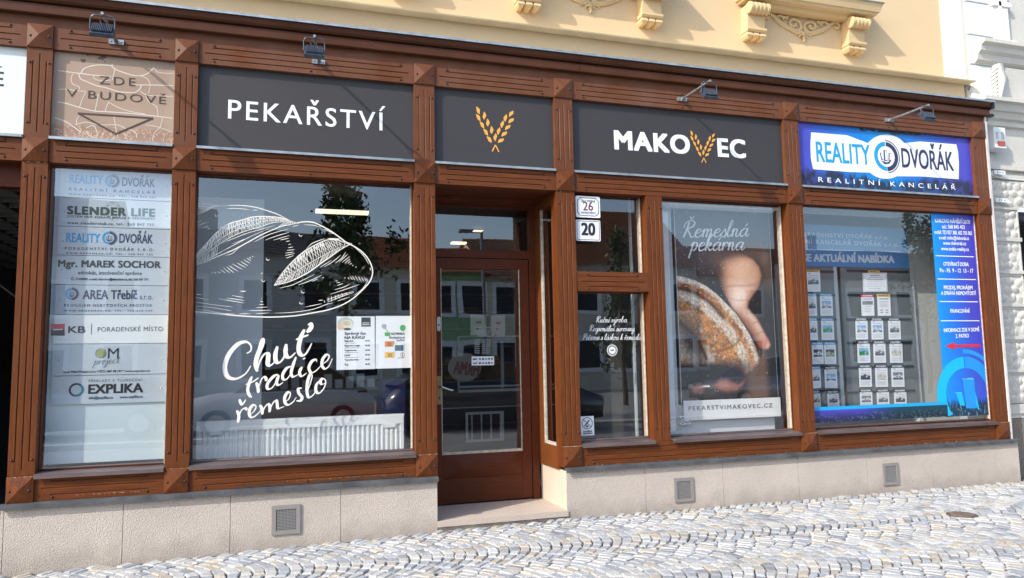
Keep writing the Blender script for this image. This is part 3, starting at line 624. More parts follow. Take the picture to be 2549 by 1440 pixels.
# the bakery's three dark boards
t = panel_thing('dark_sign', 'long anthracite signboard with nine thin white capitals, left of the wheat board', PX[1][1]+.001, PX[2][0]-.001, Z0S, Z1S, SIGNK)
m = MB(); y = SY-.0015; ptext(m, 'PEKAŘSTVÍ', (568, 295.3), (958.5, 325.8), 46.5, y, bold=.008, track=.10); m.build('lettering', WHITE, t)
t = panel_thing('dark_sign', 'short anthracite signboard over the door with only two golden ears of wheat', PX[2][1]+.001, PX[3][0]-.001, Z0S, Z1S, SIGNK)
m = MB(); a, b, c = at2(1183, 263.5, y), at2(1282, 275, y), at2(1233.5, 378, y); wheat(m, c[0], c[1], b[0]-a[0], a[1]-c[1], y); m.build('emblem', GOLD, t)
t = panel_thing('dark_sign', 'long anthracite signboard with bold white capitals and golden wheat as one of its letters', PX[3][1]+.001, PX[4][0]-.001, Z0S, Z1S, SIGNK)
m = MB(); ptext(m, 'MAKO', (1532, 370.8), (1716, 382.6), 44.5, y, bold=.042, track=.05); ptext(m, 'EC', (1789.5, 389), (1855, 393), 43, y, bold=.042, track=.06); m.build('lettering', WHITE, t)
m = MB(); a, b, c = at2(1717, 324, y), at2(1782, 330, y), at2(1752, 405.5, y); wheat(m, c[0], c[1], b[0]-a[0], a[1]-c[1], y-.002); m.build('emblem', GOLD, t)
# blue estate agent board
x0, x1 = PX[4][1]+.001, PX[5][0]-.001
t = thing('blue_sign', 'blue violet signboard with a white field and a ring logo between two words', 'sign', ((x0+x1)/2, SY, Z0S))
def blue(U, V):
    C = np.zeros(U.shape+(3,)); k = np.clip(1-np.abs(U-.46)/.42, 0, 1)[..., None]**.8; C[:] = (72, 70, 178); C = C*(1-k)+np.array((0, 140, 214))*k
    C *= (.93+.12*vnoise(U, V, 8, 4, 5))[..., None]; n = vnoise(U, V, 60, 10, 8, 2); d = np.clip((V-.80+.10*n+.05*np.sin(U*9))/.10, 0, 1)[..., None]
    dd = ((n > .42)[..., None]*.45+.45)*d; C = C*(1-dd)+np.array((34, 32, 50))*dd; n2 = vnoise(U, V, 45, 18, 15, 2); e = np.clip((.055-V+.05*(n2-.5))/.03, 0, 1)[..., None]*((U > .35)*(U < .72))[..., None]*(n2 > .45)[..., None]
    return C*(1-e*.8)+np.array((25, 30, 35))*e*.8
painted('panel', x0, x1, Z0S, Z1S, SY, 280, 80, blue, PRINTG, t)
m = MB(); y = SY-.0015; P5 = lambda u, v: at2(1909+u/3, 180+v/3, y)
pl = [(330, 450), (600, 472)]+[(890+172*math.cos(math.radians(a)), 632+165*math.sin(math.radians(a))) for a in range(-142, -36, 8)]+[(1140, 518), (1415, 540), (1428, 600), (1434, 680), (1432, 800), (1170, 780)]+[(890+172*math.cos(math.radians(a)), 632+165*math.sin(math.radians(a))) for a in range(62, 136, 8)]+[(620, 746), (345, 725), (328, 640), (325, 540)]
m.flat([P5(*q) for q in pl], y); m.build('white_field', WHITE, t)
m = MB(); y -= .001; ptext(m, 'REALITY', (2034, 402.5), (2167, 410.5), 49, y, bold=.02); m.build('lettering', CYAN, t)
m = MB(); ptext(m, 'DVOŘÁK', (2246.5, 416.5), (2374.5, 425.5), 46.5, y, bold=.02); m.build('lettering', NAVY, t)
m = MB(); c = at2(2206, 390, y); R = at(2239, 392, y)[0]-c[0]; ring_logo(m, c[0], c[1], R*1.02, y); m.build('logo', [CYAN, NAVY, WHITE], t)
m = MB(); ptext(m, 'REALITNÍ KANCELÁŘ', (2037.5, 453), (2379, 473), 11.5, y, track=.42, bold=.012); m.build('lettering', WHITE, t)
# house number plates
def plate(u0, u1, v0, v1, label, y=.032):
    a, b = at(u0, v0, y), at(u1, v1, y); t = thing('house_number_plate', label, 'number plate', ((a[0]+b[0])/2, y, b[2])); m = MB(); r = .012
    pts = [(x+r*math.cos(k), z+r*math.sin(k)) for x, z, k0 in ((b[0]-r, a[2]-r, 0), (a[0]+r, a[2]-r, 90), (a[0]+r, b[2]+r, 180), (b[0]-r, b[2]+r, 270)) for k in [math.radians(k0+i*30) for i in range(4)]]
    m.prism(pts, y, y+.006); m.build('panel', mat('enamel_white', (.72, .74, .76), .25), t); return t, a, b
t, a, b = plate(1432.5, 1494.5, 487.5, 543.5, 'white enamel plate with a red number 26 inside a clipped border')
m = MB(); y = .0312; x0, x1, z1, z0 = a[0]+.018, b[0]-.018, a[2]-.018, b[2]+.018; cc = .028
q = [(x0+cc, z0), (x1-cc, z0), (x1, z0+cc), (x1, z1-cc), (x1-cc, z1), (x0+cc, z1), (x0, z1-cc), (x0, z0+cc), (x0+cc, z0)]
for i in range(8): m.ribbon([q[i], q[i+1]], .006, y-.0001*i)
xm = (a[0]+b[0])/2; h = a[2]-b[2]
text(m, 'ČÍSLO POPISNÉ', (xm-.075, a[2]-.058), (xm+.075, a[2]-.058), .019, y, .02); text(m, 'VNITŘNÍ MĚSTO', (xm-.078, b[2]+.036), (xm+.078, b[2]+.036), .019, y, .02); m.build('lettering', INK, t)
m = MB(); text(m, '26', (xm-.052, b[2]+.070), (xm+.052, b[2]+.070), .085, y, .012); m.build('number', mat('number_red', (.15, .035, .05), .5), t)
t, a, b = plate(1433, 1495.5, 547, 601.5, 'white enamel plate with a bold black number 20, directly under the red 26')
m = MB(); x0, x1, z1, z0 = a[0]+.012, b[0]-.012, a[2]-.012, b[2]+.012; q = [(x0, z0), (x1, z0), (x1, z1), (x0, z1), (x0, z0)]
for i in range(4): m.ribbon([q[i], q[i+1]], .005, y-.0001*i)
xm = (a[0]+b[0])/2; text(m, '20', (xm-.068, b[2]+.058), (xm+.068, b[2]+.058), .115, y, .04); m.build('number', INK, t)

# ---------------------------------------------------------------- script lettering
SG = {'a': (1.12, [[(.85, .85), (.6, 1), (.2, .75), (.1, .3), (.3, 0), (.6, .2), (.85, .8)], [(.9, .98), (.8, .3), (.95, 0), (1.2, .3)]]), 'b': (.98, [[(0, .2), (.3, 1.2), (.45, 1.9), (.3, 2), (.15, 1.5), (.1, .4), (.25, 0), (.6, .1), (.8, .5), (.7, .85), (.45, .8)]]),
 'c': (.85, [[(.75, .75), (.65, 1), (.3, .85), (.1, .4), (.3, 0), (.65, .1), (.95, .4)]]), 'e': (.85, [[(.15, .45), (.55, .6), (.7, .85), (.5, 1), (.2, .8), (.1, .35), (.3, 0), (.65, .1), (.95, .45)]]),
 'g': (1.1, [[(.85, .85), (.6, 1), (.2, .75), (.1, .3), (.3, 0), (.6, .2), (.85, .8)], [(.9, .95), (.8, .1), (.7, -.7), (.4, -.95), (.2, -.7), (.5, -.3), (1.15, .3)]]), 'i': (.6, [[(.1, .5), (.3, 1), (.22, .3), (.38, 0), (.68, .35)]]),
 'k': (.95, [[(0, .2), (.35, 1.3), (.5, 1.9), (.35, 2), (.2, 1.4), (.1, 0)], [(.12, .35), (.45, .95), (.65, .85), (.5, .55), (.25, .5), (.5, .2), (.7, 0), (1, .3)]]), 'l': (.58, [[(0, .3), (.35, 1.2), (.5, 1.85), (.35, 2), (.2, 1.5), (.12, .4), (.3, 0), (.65, .35)]]),
 'm': (1.4, [[(.02, .6), (.2, 1), (.15, 0)], [(.15, .4), (.4, .95), (.6, .9), (.58, 0)], [(.58, .4), (.85, .95), (1.05, .85), (1, .2), (1.15, 0), (1.42, .35)]]), 'n': (1.0, [[(.02, .6), (.2, 1), (.15, 0)], [(.15, .4), (.4, .95), (.62, .85), (.58, .2), (.75, 0), (1.02, .35)]]),
 'o': (.92, [[(.5, 1), (.2, .8), (.1, .35), (.35, 0), (.7, .3), (.75, .75), (.5, 1), (.48, .78), (.95, .75)]]), 'p': (.95, [[(.02, .6), (.25, 1.05), (.15, 0), (.05, -.9)], [(.15, .4), (.4, .95), (.7, .9), (.75, .5), (.5, .05), (.2, .15)]]),
 'r': (.75, [[(.02, .6), (.2, 1), (.15, 0)], [(.15, .4), (.35, .85), (.6, 1), (.7, .8)]]), 's': (.7, [[(0, .1), (.4, .98), (.5, .7), (.65, .3), (.45, 0), (.1, .1)]]), 'u': (1.02, [[(.08, .6), (.2, 1), (.12, .3), (.3, 0), (.6, .25), (.72, .95)], [(.74, 1), (.65, .25), (.8, 0), (1.08, .35)]]),
 'v': (.88, [[(.05, .7), (.2, 1), (.25, .3), (.35, 0), (.7, .5), (.75, .95), (.95, .85)]]), 'y': (.98, [[(.08, .6), (.2, 1), (.12, .3), (.3, 0), (.6, .25), (.72, .95)], [(.74, 1), (.65, .1), (.5, -.75), (.25, -.95), (.1, -.7), (.4, -.3), (1.02, .3)]]), ' ': (.55, []),
 'R': (1.4, [[(.5, 1.85), (.38, 1), (.2, 0)], [(.0, 1.15), (.08, 1.7), (.6, 2.05), (1.1, 1.85), (1.05, 1.35), (.5, 1.0), (.8, .5), (1.1, 0), (1.45, .2)]]), 'P': (1.12, [[(.5, 1.85), (.38, 1), (.2, 0)], [(0, 1.15), (.08, 1.7), (.6, 2.05), (1.1, 1.85), (1.05, 1.3), (.5, 1.0)]]), 't': (.6, [[(.35, 1.6), (.2, .7), (.2, .2), (.4, 0), (.7, .35)], [(0, 1.05), (.6, 1.1)]]), 'j': (.5, [[(.25, 1), (.2, 0), (.05, -.8), (-.2, -.85), (.1, -.2), (.5, .3)]])}
def script(mb, s, A, B, xh, y, w=.17, slant=.28, thin=.42):
    """joined hand lettering as strokes; xh: height of an x"""
    A = np.array(A, float); B = np.array(B, float); x = 0; st = []
    for ch in s:
        d = unicodedata.normalize('NFD', ch); adv, S_ = SG[d[0]]
        for P in S_: st.append([(x+a, b) for a, b in P])
        top = 2.2 if d[0].isupper() else 1.25; c = x+adv*.48
        if d[0] == 'i' and len(d) == 1: st.append([(c-.03, 1.45), (c+.05, 1.5)])
        for a in d[1:]: st.append([(c-.22, top+.35), (c, top), (c+.25, top+.4)] if a == '\u030c' else [(c, top), (c+.22, top+.4)])
        x += adv
    sx = np.hypot(*(B-A))/x; t = (B-A)/np.hypot(*(B-A)); up = np.array([-t[1], t[0]])
    for i, P in enumerate(st):
        Q = smooth_pts(P, 5); R_ = [A+t*((p[0]+slant*p[1])*sx)+up*(p[1]*xh) for p in Q]; ws = []
        for k in range(len(Q)):
            e = Q[min(k+1, len(Q)-1)]-Q[max(k-1, 0)]; ws.append(xh*w*(thin+(1-thin)*max(0, -e[1])/(np.hypot(*e)+1e-9)))
        mb.ribbon(R_, ws, y-.00006*i, dy=.0002)
# ---------------------------------------------------------------- left window: directory board
BY = .15
t = thing('directory_board', 'pale frosted backing board filling the left window behind the nameplates', 'board', (-1.27, BY, .78))
m = MB(); m.box(-1.70, -.82, BY, BY+.02, .775, 3.115); m.build('backing', BOARDW, t)
zc = [at(270, v, .135)[2] for v in (419, 496, 567, 638, 710.5, 784, 856, 934, 1005)]
NP = ['topmost pale nameplate with a ring logo between cyan and navy words', 'pale nameplate with green serif capitals over a tree outline', 'pale nameplate with cyan and navy lettering under the green tree one', 'pale nameplate with a black bold name and a lawyer line', 'pale nameplate with a small ring logo at the left and navy lettering', 'white nameplate with a red and black square',
      'pale nameplate with an olive disc and thin letters under the white one', 'lowest pale nameplate with a blue green ring and bold dark capitals']
PL = []; y = .1335
for i, l in enumerate(NP):
    t = thing('nameplate', l, 'nameplate', (-1.27, .135, zc[i+1]), 'nameplates in the directory window'); m = MB(); x0 = at(127-i*2.7, 420+i*75, .135)[0]+.012
    m.box(-1.668, -.846, .135, .149, zc[i+1]+.0025, zc[i]-.0025)
    m.build('panel', PLATEW if i == 5 else PLATE, t)
    for sx in (-1.625, -.885): m = MB(); m.stud(sx, .135, (zc[i]+zc[i+1])/2, .006); m.build('screw', STEEL, t)
    PL.append(t)
def L(i, mt, *items, name='lettering'):
    m = MB()
    for s, p0, p1, h, kw in items: ptext(m, s, p0, p1, h, y, **kw)
    return m.build(name, mt, PL[i])
def logo(i, u, v, r):
    m = MB(); c = at2(u, v, y); ring_logo(m, c[0], c[1], at(u+r, v, y)[0]-c[0], y); m.build('logo', [CYAN, NAVY, PLATE], PL[i])
B1 = dict(bold=.02); B0 = dict(); TR = dict(track=.3, bold=.03); TR2 = dict(track=.45, bold=.03)
L(0, CYAN, ('REALITY', (173.3, 455.5), (255.5, 459.5), 21, B1)); L(0, NAVY, ('DVOŘÁK', (304, 463), (385, 466.5), 20.5, B1), ('REALITNÍ KANCELÁŘ', (171.5, 474), (387, 483.5), 6.5, TR2), ('WWW.RKDVORAK.CZ, TEL.: 568 845 453', (171.5, 485.5), (387, 494), 4, TR)); logo(0, 279, 451, 19.5)
DGR = mat('dark_green_ink', (.03, .075, .06), .6)
L(1, DGR, ('SLENDER LIFE', (168.5, 533), (384.5, 539.5), 19, dict(bold=.055, track=.08)), ('SYSTÉM PRO ZDRAVÍ, KRÁSU A REKONDICI', (168, 541.5), (384, 547.5), 5, dict(track=.15, bold=.03)), ('www.slenderclub.cz, tel.: 568 847 737', (168, 558), (383.5, 563.5), 6.5, dict(track=.12, bold=.03)))
m = MB(); c = at2(281, 524, y); r = at(300, 524, y)[0]-c[0]
for k in range(7):
    a = math.radians(20+k*48); m.ring(c[0]+.62*r*math.cos(a), c[1]+.8*r*math.sin(a), y+.0004, r*.47, r*.51, math.degrees(a)-95, math.degrees(a)+95, 14)
m.ribbon([(c[0], c[1]-.9*r), (c[0]-.05*r, c[1]-1.5*r)], .1*r, y+.0003); m.build('tree_outline', mat('mid_green_ink', (.08, .2, .14), .6), PL[1])
L(2, CYAN, ('REALITY', (165, 602.5), (248, 604.5), 22, B1)); L(2, NAVY, ('DVOŘÁK', (297, 604.5), (380, 606.5), 22, B1), ('PORADENSTVÍ DVOŘÁK S.R.O.', (161.5, 622), (384, 626), 7, dict(track=.3, bold=.01)), ('WWW.RKDVORAK.CZ, TEL.: 568 847 722', (163, 632.5), (380, 636), 4, TR)); logo(2, 272, 593, 20)
L(3, INK, ('Mgr. MAREK SOCHOR', (145.5, 664.5), (399, 667.5), 16.5, dict(bold=.045, track=.03)), ('advokát, insolvenční správce', (194, 683.5), (353, 685), 9, dict(bold=.01)), ('IČ: 71330003, e-mail: aksochor@aksochor.cz, tel.: 568 847 771', (177, 697.5), (368, 699), 5.5, dict(bold=.03)))
L(4, NAVY, ('AREA Třebíč', (206, 745), (341, 745), 22, B1), ('s.r.o.', (348, 746), (380, 746), 14, B0), ('PRONÁJEM NEBYTOVÝCH PROSTOR', (159.5, 764), (378, 764), 6.5, dict(track=.2, bold=.01)), ('WWW.RKDVORAK.CZ, TEL.: 568 842 729', (159, 776), (378.5, 776), 4, TR)); logo(4, 178.5, 732, 18.5)
L(5, INK, ('KB', (170, 829), (211.5, 829), 16, dict(bold=.03)), ('PORADENSKÉ MÍSTO', (243, 826), (405, 824.5), 11, dict(track=.05)))
m = MB(); a, b, c = at2(127.5, 807, y), at2(161, 821, y), at2(161, 836, y); m.flat([a, (b[0], a[1]), b, (a[0], b[1])], y); m.flat([(a[0], b[1]), b, c, (a[0], c[1])], y, 1); m.flat([(a[0]+.015, b[1]-.004), (b[0]-.015, b[1]-.004), (b[0]-.015, b[1]+.004), (a[0]+.015, b[1]+.004)], y-.0004, 2)
q = at2(228, 806, y); q2 = at2(228, 834, y); m.flat([(q[0]-.002, q[1]), (q[0]+.002, q[1]), (q[0]+.002, q2[1]), (q[0]-.002, q2[1])], y, 1); m.build('logo', [REDI, INK, WHITE], PL[5])
m = MB(); c = at2(251, 880, y); r = at(264, 880, y)[0]-c[0]; m.disc(c[0], c[1], y, r*.84); m.ring(c[0], c[1], y, r*.95, r*1.04, m=1); m.build('logo', [mat('olive_ink', (.24, .27, .06), .6), INK], PL[6])
L(6, INK, ('M', (268, 893), (295, 893), 26, B0), ('Open Mind Project s.r.o. • IČO: 087 48 197 • www.omproject.cz', (155, 929), (373, 925.5), 5, dict(bold=.03))); m = MB(); script(m, 'project', at2(232, 909, y), at2(296, 904, y), .030, y-.001, .12); m.build('lettering', INK, PL[6])
m = MB(); c = at2(190, 971, y); r = at(209, 971, y)[0]-c[0]; m.ring(c[0], c[1], y, r*.72, r*1.0, 60, 250, m=0); m.ring(c[0], c[1], y, r*.68, r*1.0, 250, 420, m=1); m.build('logo', [NAVY, mat('sea_green_ink', (.02, .16, .2), .6)], PL[7])
L(7, INK, ('PŘEKLADY A TLUMOČENÍ', (221, 952), (353, 949.5), 6.5, dict(track=.2)), ('EXPLIKA', (220.5, 980.5), (355, 976.5), 22, dict(bold=.04)), ('info@explika.cz', (221, 994.5), (281, 993), 7, dict(bold=.02)), ('www.explika.cz', (298, 992.5), (355, 990.5), 7, dict(bold=.02)))
# ---------------------------------------------------------------- bakery window drawing and slogan
m = MB(); ZX = lambda p: at2(470+p[0]/3.8913, 430+p[1]/3.8913, GY); cnt = [0]
def ln(P, w=9.0, n=4, taper=True):
    Q = [ZX(p) for p in (smooth_pts(P, n) if len(P) > 2 else [np.array(P[0], float)+(np.array(P[1], float)-np.array(P[0], float))*k/4 for k in range(5)])]
    ww = w*.00064; k = len(Q); ws = [ww*(min(1, .35+2.2*min(i, k-1-i)/k) if taper else 1) for i in range(k)]; cnt[0] += 1; m.ribbon(Q, ws, GY-.00002*(cnt[0] % 60), dy=.00002)
OUT = [(1050, 490), (1110, 478), (1200, 482), (1290, 520), (1380, 570), (1450, 620), (1530, 680), (1600, 715), (1680, 770), (1740, 840), (1775, 920), (1778, 990), (1750, 1060), (1690, 1130), (1590, 1220), (1480, 1285), (1350, 1330), (1200, 1360), (1050, 1385), (900, 1397), (750, 1400), (600, 1395), (450, 1385), (300, 1370), (170, 1357), (62, 1347)]
ln(OUT, 15, taper=False); ln([(330, 325), (420, 318), (540, 322), (650, 338), (760, 370), (860, 405), (930, 440), (980, 468)], 12)
for q in ([(78, 295), (150, 308), (250, 318), (330, 325)], [(78, 330), (170, 335), (330, 325)], [(76, 350), (170, 345), (260, 332)], [(74, 368), (160, 355), (240, 338)], [(74, 388), (150, 368), (230, 345)], [(72, 412), (140, 384), (210, 352)]): ln(q, 9)
U1 = [(64, 800), (150, 710), (250, 600), (330, 530), (420, 485), (520, 460), (610, 432), (720, 425), (820, 430), (900, 440), (980, 468), (1050, 490)]; L1 = [(64, 838), (160, 790), (300, 690), (420, 620), (540, 570), (680, 530), (800, 490), (900, 478), (980, 485), (1050, 490)]; L2 = [(64, 898), (150, 870), (240, 830), (330, 792), (420, 755), (500, 715), (600, 660), (700, 605), (800, 560), (900, 522), (1000, 502), (1050, 490)]
for q, w in ((U1, 13), (L1, 8), (L2, 13)): ln(q, w)
def hatch(Ua, La, n, lean=.05, w=6, a0=.02, a1=.95, part=1.0):
    A = smooth_pts(Ua, 8); B = smooth_pts(La, 8)
    for k in range(n):
        t = a0+(a1-a0)*k/(n-1); p = A[int(t*(len(A)-1))]; r = B[int(max(0, min(1, t-lean))*(len(B)-1))]; ln([p, p+(r-p)*part], w)
hatch(U1, L1, 52, .04, 6); hatch(U1, L1, 30, -.03, 5, .05, .9); hatch(U1, L1, 40, .02, 8, .05, .85, .35); hatch(L1, L2, 14, .01, 7, .0, .22, .95); hatch(L1, L2, 6, .03, 8, .82, .97)
for f in (.33, .66): ln([np.array(a)*(1-f)+np.array(b)*f for a, b in zip(U1[:10], L1[:10])], 5)
for q in ([(90, 880), (200, 830), (330, 760), (480, 680), (640, 600), (780, 545)], [(300, 690), (420, 645), (560, 590), (720, 545), (830, 515)], [(350, 805), (420, 785), (490, 725)], [(420, 690), (520, 655), (530, 640)]): ln(q, 7)
UF = [(825, 1095), (880, 1010), (950, 920), (1040, 830), (1110, 770), (1190, 720), (1270, 680), (1330, 655), (1420, 650), (1580, 690)]; LF = [(825, 1095), (950, 1065), (1060, 1020), (1170, 960), (1280, 880), (1380, 810), (1480, 740), (1580, 690)]; MF = [(850, 1085), (1000, 985), (1130, 900), (1300, 805), (1430, 740), (1580, 690)]
for q, w in ((UF, 12), (LF, 14), (MF, 7)): ln(q, w)
hatch(UF, MF, 34, .05, 8); hatch(UF, MF, 24, -.05, 6); hatch(UF, MF, 30, .02, 11, .1, .7, .4); hatch(MF, LF, 30, .06, 8, .03, .9); hatch(UF, LF, 12, -.1, 5, .03, .4)
ln([(1140, 740), (1190, 690), (1260, 660), (1320, 640)], 9); m.flat([ZX(p) for p in ((1340, 636), (1462, 640), (1448, 660), (1390, 656))], GY-.0015)
H = [[(640, 670), (780, 600), (970, 545)], [(740, 655), (850, 615), (975, 578)], [(820, 655), (975, 610)], [(885, 655), (970, 635)], [(940, 670), (980, 660)], [(965, 700), (990, 692)], [(960, 730), (1010, 720)], [(950, 755), (1025, 745)], [(935, 780), (1020, 770)], [(930, 805), (1025, 785)], [(940, 830), (1015, 805)], [(275, 958), (312, 975)], [(305, 940), (360, 975)], [(330, 920), (400, 975)], [(360, 910), (440, 975)], [(385, 900), (480, 960)], [(420, 885), (520, 940)], [(465, 875), (550, 920)], [(500, 860), (575, 905)], [(530, 845), (595, 880)], [(560, 830), (602, 855)], [(222, 968), (236, 978)], [(245, 965), (265, 977)], [(585, 820), (606, 832)], [(612, 808), (627, 818)],
     [(62, 1255), (200, 1275), (420, 1303)], [(62, 1292), (250, 1312), (415, 1340)], [(62, 1322), (200, 1342), (330, 1365), (450, 1370)], [(62, 1180), (130, 1182)], [(62, 1207), (190, 1232)], [(480, 1370), (600, 1368)], [(285, 1222), (540, 1265)], [(365, 1215), (540, 1240)], [(415, 1190), (535, 1212)], [(580, 1337), (795, 1335)], [(650, 1310), (760, 1303)], [(680, 1280), (730, 1277)], [(690, 1250), (720, 1250)], [(700, 1222), (708, 1228)], [(650, 1368), (775, 1360)], [(830, 1362), (1000, 1355), (1200, 1325), (1340, 1275), (1400, 1262)],
     [(1130, 1303), (1290, 1270)], [(1255, 1240), (1300, 1235)], [(1370, 1180), (1550, 1120), (1650, 1085)], [(1410, 1135), (1500, 1110), (1560, 1080)], [(1435, 1095), (1495, 1075)], [(1420, 1050), (1442, 1050)], [(1430, 1070), (1465, 1064)], [(1440, 1245), (1560, 1205)], [(1600, 1190), (1680, 1130), (1735, 1050)], [(1340, 1235), (1460, 1190), (1600, 1150)], [(1345, 1255), (1470, 1205), (1600, 1160)], [(1350, 1210), (1350, 1250)], [(1380, 1195), (1385, 1250)], [(1415, 1185), (1425, 1235)], [(1445, 1180), (1460, 1220)], [(1480, 1170), (1495, 1205)], [(1520, 1160), (1530, 1185)], [(1310, 1240), (1318, 1262)],
     [(1506, 1018), (1516, 1025)], [(1540, 1015), (1555, 1035)], [(1560, 1005), (1585, 1040)], [(1580, 1000), (1610, 1045)], [(1610, 1000), (1640, 1050)], [(1640, 1005), (1670, 1055)], [(1670, 1012), (1695, 1055)], [(1700, 1015), (1720, 1058)], [(1720, 1025), (1736, 1055)], [(1115, 507), (1200, 510), (1280, 530)], [(1300, 545), (1360, 570), (1405, 597)], [(1615, 735), (1690, 800), (1745, 890)], [(1755, 920), (1762, 950)], [(360, 352), (470, 348), (590, 362)], [(615, 365), (670, 365)], [(880, 1120), (1000, 1090), (1100, 1045), (1220, 985)], [(1060, 1090), (1170, 1050), (1290, 992)], [(1190, 1055), (1250, 1030)], [(1295, 1020), (1308, 1014)],
     [(1420, 878), (1480, 830), (1520, 770)], [(1455, 870), (1540, 790)], [(1485, 870), (1560, 812)], [(1510, 880), (1562, 835)], [(1540, 882), (1567, 855)], [(1560, 892), (1576, 876)], [(1584, 906), (1592, 896)], [(1614, 921), (1624, 911)], [(1310, 915), (1400, 860), (1470, 800)], [(1270, 920), (1380, 850)], [(1005, 525), (1065, 508)], [(72, 490), (130, 460)], [(72, 520), (175, 480)], [(140, 535), (190, 520)], [(180, 546), (206, 546)], [(700, 985), (715, 970)]]
for q in H: ln(q, 8)
for u, v in ((268, 412), (1082, 605), (765, 838), (720, 1045), (1105, 1155), (1088, 1262)): ln([(u-14, v-12), (u-12, v+6), (u+4, v+12), (u+18, v+2)], 8)
ln([(497, 1146), (525, 1152), (555, 1148)], 11)
m.build('bread_drawing', CREAM, W1)
m = MB(); ZY = lambda p: at2(470+p[0]/3.512, 770+p[1]/3.512, GY)
SL = [(40, [[(505, 388), (540, 365), (543, 320), (505, 287), (440, 300), (375, 360), (330, 440), (315, 520), (335, 585), (385, 610), (440, 600), (500, 560), (542, 495)], [(590, 430), (612, 340), (632, 275), (645, 268), (640, 310), (606, 390), (590, 440), (585, 500), (600, 545)], [(598, 540), (622, 455), (660, 395), (692, 392), (694, 430), (690, 478), (715, 492), (755, 458)], [(775, 325), (757, 395), (762, 455), (790, 468), (825, 432), (845, 372), (850, 310)], [(852, 305), (845, 375), (858, 415), (890, 420), (932, 380)], [(1012, 178), (980, 245), (960, 335), (972, 392), (1010, 402), (1048, 352), (1075, 297)], [(935, 268), (985, 247), (1047, 226)], [(1040, 140), (1062, 128), (1072, 152), (1056, 180), (1030, 203)]]),
      (27, [[(552, 588), (527, 650), (515, 705), (528, 750), (550, 772)], [(495, 660), (560, 635), (612, 598)], [(590, 640), (605, 690), (608, 732)], [(608, 690), (635, 615), (660, 592), (677, 612), (668, 628)], [(782, 572), (745, 585), (695, 640), (683, 682), (700, 700), (735, 680), (775, 615)], [(788, 578), (768, 635), (782, 665), (825, 640)], [(893, 500), (852, 520), (820, 575), (828, 615), (860, 608), (905, 545)], [(937, 418), (908, 500), (895, 560), (912, 592), (958, 570)], [(990, 505), (968, 550), (985, 588), (1030, 558)], [(1005, 428), (1010, 437)], [(1118, 463), (1112, 440), (1075, 458), (1050, 510), (1068, 555), (1110, 540), (1155, 495)], [(1165, 482), (1205, 455), (1228, 412), (1205, 398), (1172, 435), (1163, 490), (1190, 522), (1225, 497), (1256, 432)]]),
      (27, [[(420, 885), (437, 930), (430, 990)], [(434, 945), (460, 885), (492, 865), (508, 885)], [(442, 788), (466, 836), (498, 790)], [(540, 918), (572, 890), (587, 850), (565, 838), (535, 870), (528, 920), (553, 947), (600, 918), (632, 880)], [(622, 838), (640, 875), (642, 922)], [(642, 905), (668, 852), (695, 830), (708, 858), (704, 902)], [(705, 890), (735, 822), (765, 798), (773, 835), (782, 868), (835, 850)], [(842, 812), (876, 782), (888, 735), (866, 728), (840, 765), (840, 815), (868, 837), (910, 812), (940, 770)], [(988, 690), (958, 698), (962, 735), (990, 770), (975, 800), (940, 802)], [(1030, 735), (1060, 655), (1078, 585), (1060, 572), (1037, 640), (1033, 725), (1050, 772), (1092, 745), (1122, 690)], [(1152, 622), (1116, 660), (1110, 712), (1138, 736), (1180, 692), (1197, 632), (1172, 608), (1150, 630), (1162, 658), (1195, 645)]])]
k = 0
for w, ST in SL:
    for P in ST:
        Q = smooth_pts(P, 7); ws = []
        for i in range(len(Q)):
            e = Q[min(i+1, len(Q)-1)]-Q[max(i-1, 0)]; ws.append(w*.00088*(.42+.58*max(0, (e[1]+.35*abs(e[0]))/(np.hypot(*e)+1e-9)))*min(1, .5+3*min(i, len(Q)-1-i)/len(Q)))
        m.ribbon([ZY(p) for p in Q], ws, GY-.0001*k, dy=.0004); k += 1
m.build('slogan', CREAM, W1)
# the bakery's other window texts
m = MB(); y = GY
for s, a, b, xh in (('Ruční výroba', (1483, 803), (1560, 803), 7.6), ('Regionální suroviny', (1466, 825), (1579, 825), 7.6), ('Pečeme s láskou k řemeslu', (1450, 846.5), (1595, 846.5), 7.6)):
    q = at2(*a, y); script(m, s, q, at2(*b, y), at2(a[0], a[1]-xh, y)[1]-q[1], y, .17, .3, .55)
m.build('window_text', WHITE, W3); m = MB(); c = at2(1524, 872.5, y); r = at(1537, 872.5, y)[0]-c[0]; m.disc(c[0], c[1], y, r)
sl_ = m.build('seal', WHITE, W3); m = MB(); m.ring(c[0], c[1], y-.0006, r*.62, r*.9, n=40); m.ribbon([(c[0]-.35*r, c[1]), (c[0]+.35*r, c[1])], r*.3, y-.0006); m.build('seal_print', GREYI, sl_)
m = MB(); yd = DY+.017
ptext(m, 'PEKAŘSTVÍ MAKOVEC', (1180, 818), (1224, 817.5), 3.4, yd, bold=.03, track=.1)
for i in range(4):
    q, q2 = at2(1183+i*2, 824+i*4, yd), at2(1221-i*2, 824+i*4, yd); m.ribbon([q, q2], .004, yd)
for i, (d_, h_) in enumerate((('Pondělí', '6.00 - 17.00'), ('Úterý', '6.00 - 17.00'), ('Středa', '6.00 - 17.00'), ('Čtvrtek', '6.00 - 17.00'), ('Pátek', '6.00 - 17.00'), ('Sobota', 'Zavřeno'), ('Neděle', 'Zavřeno'))):
    v_ = 848.5+i*5.3; ptext(m, d_, (1181.5, v_), (1194, v_), 3.2, yd, bold=.03); ptext(m, h_, (1201, v_), (1220, v_), 3.2, yd, bold=.03)
m.build('opening_hours', mat('dim_vinyl', (.34, .36, .37), .5), door)
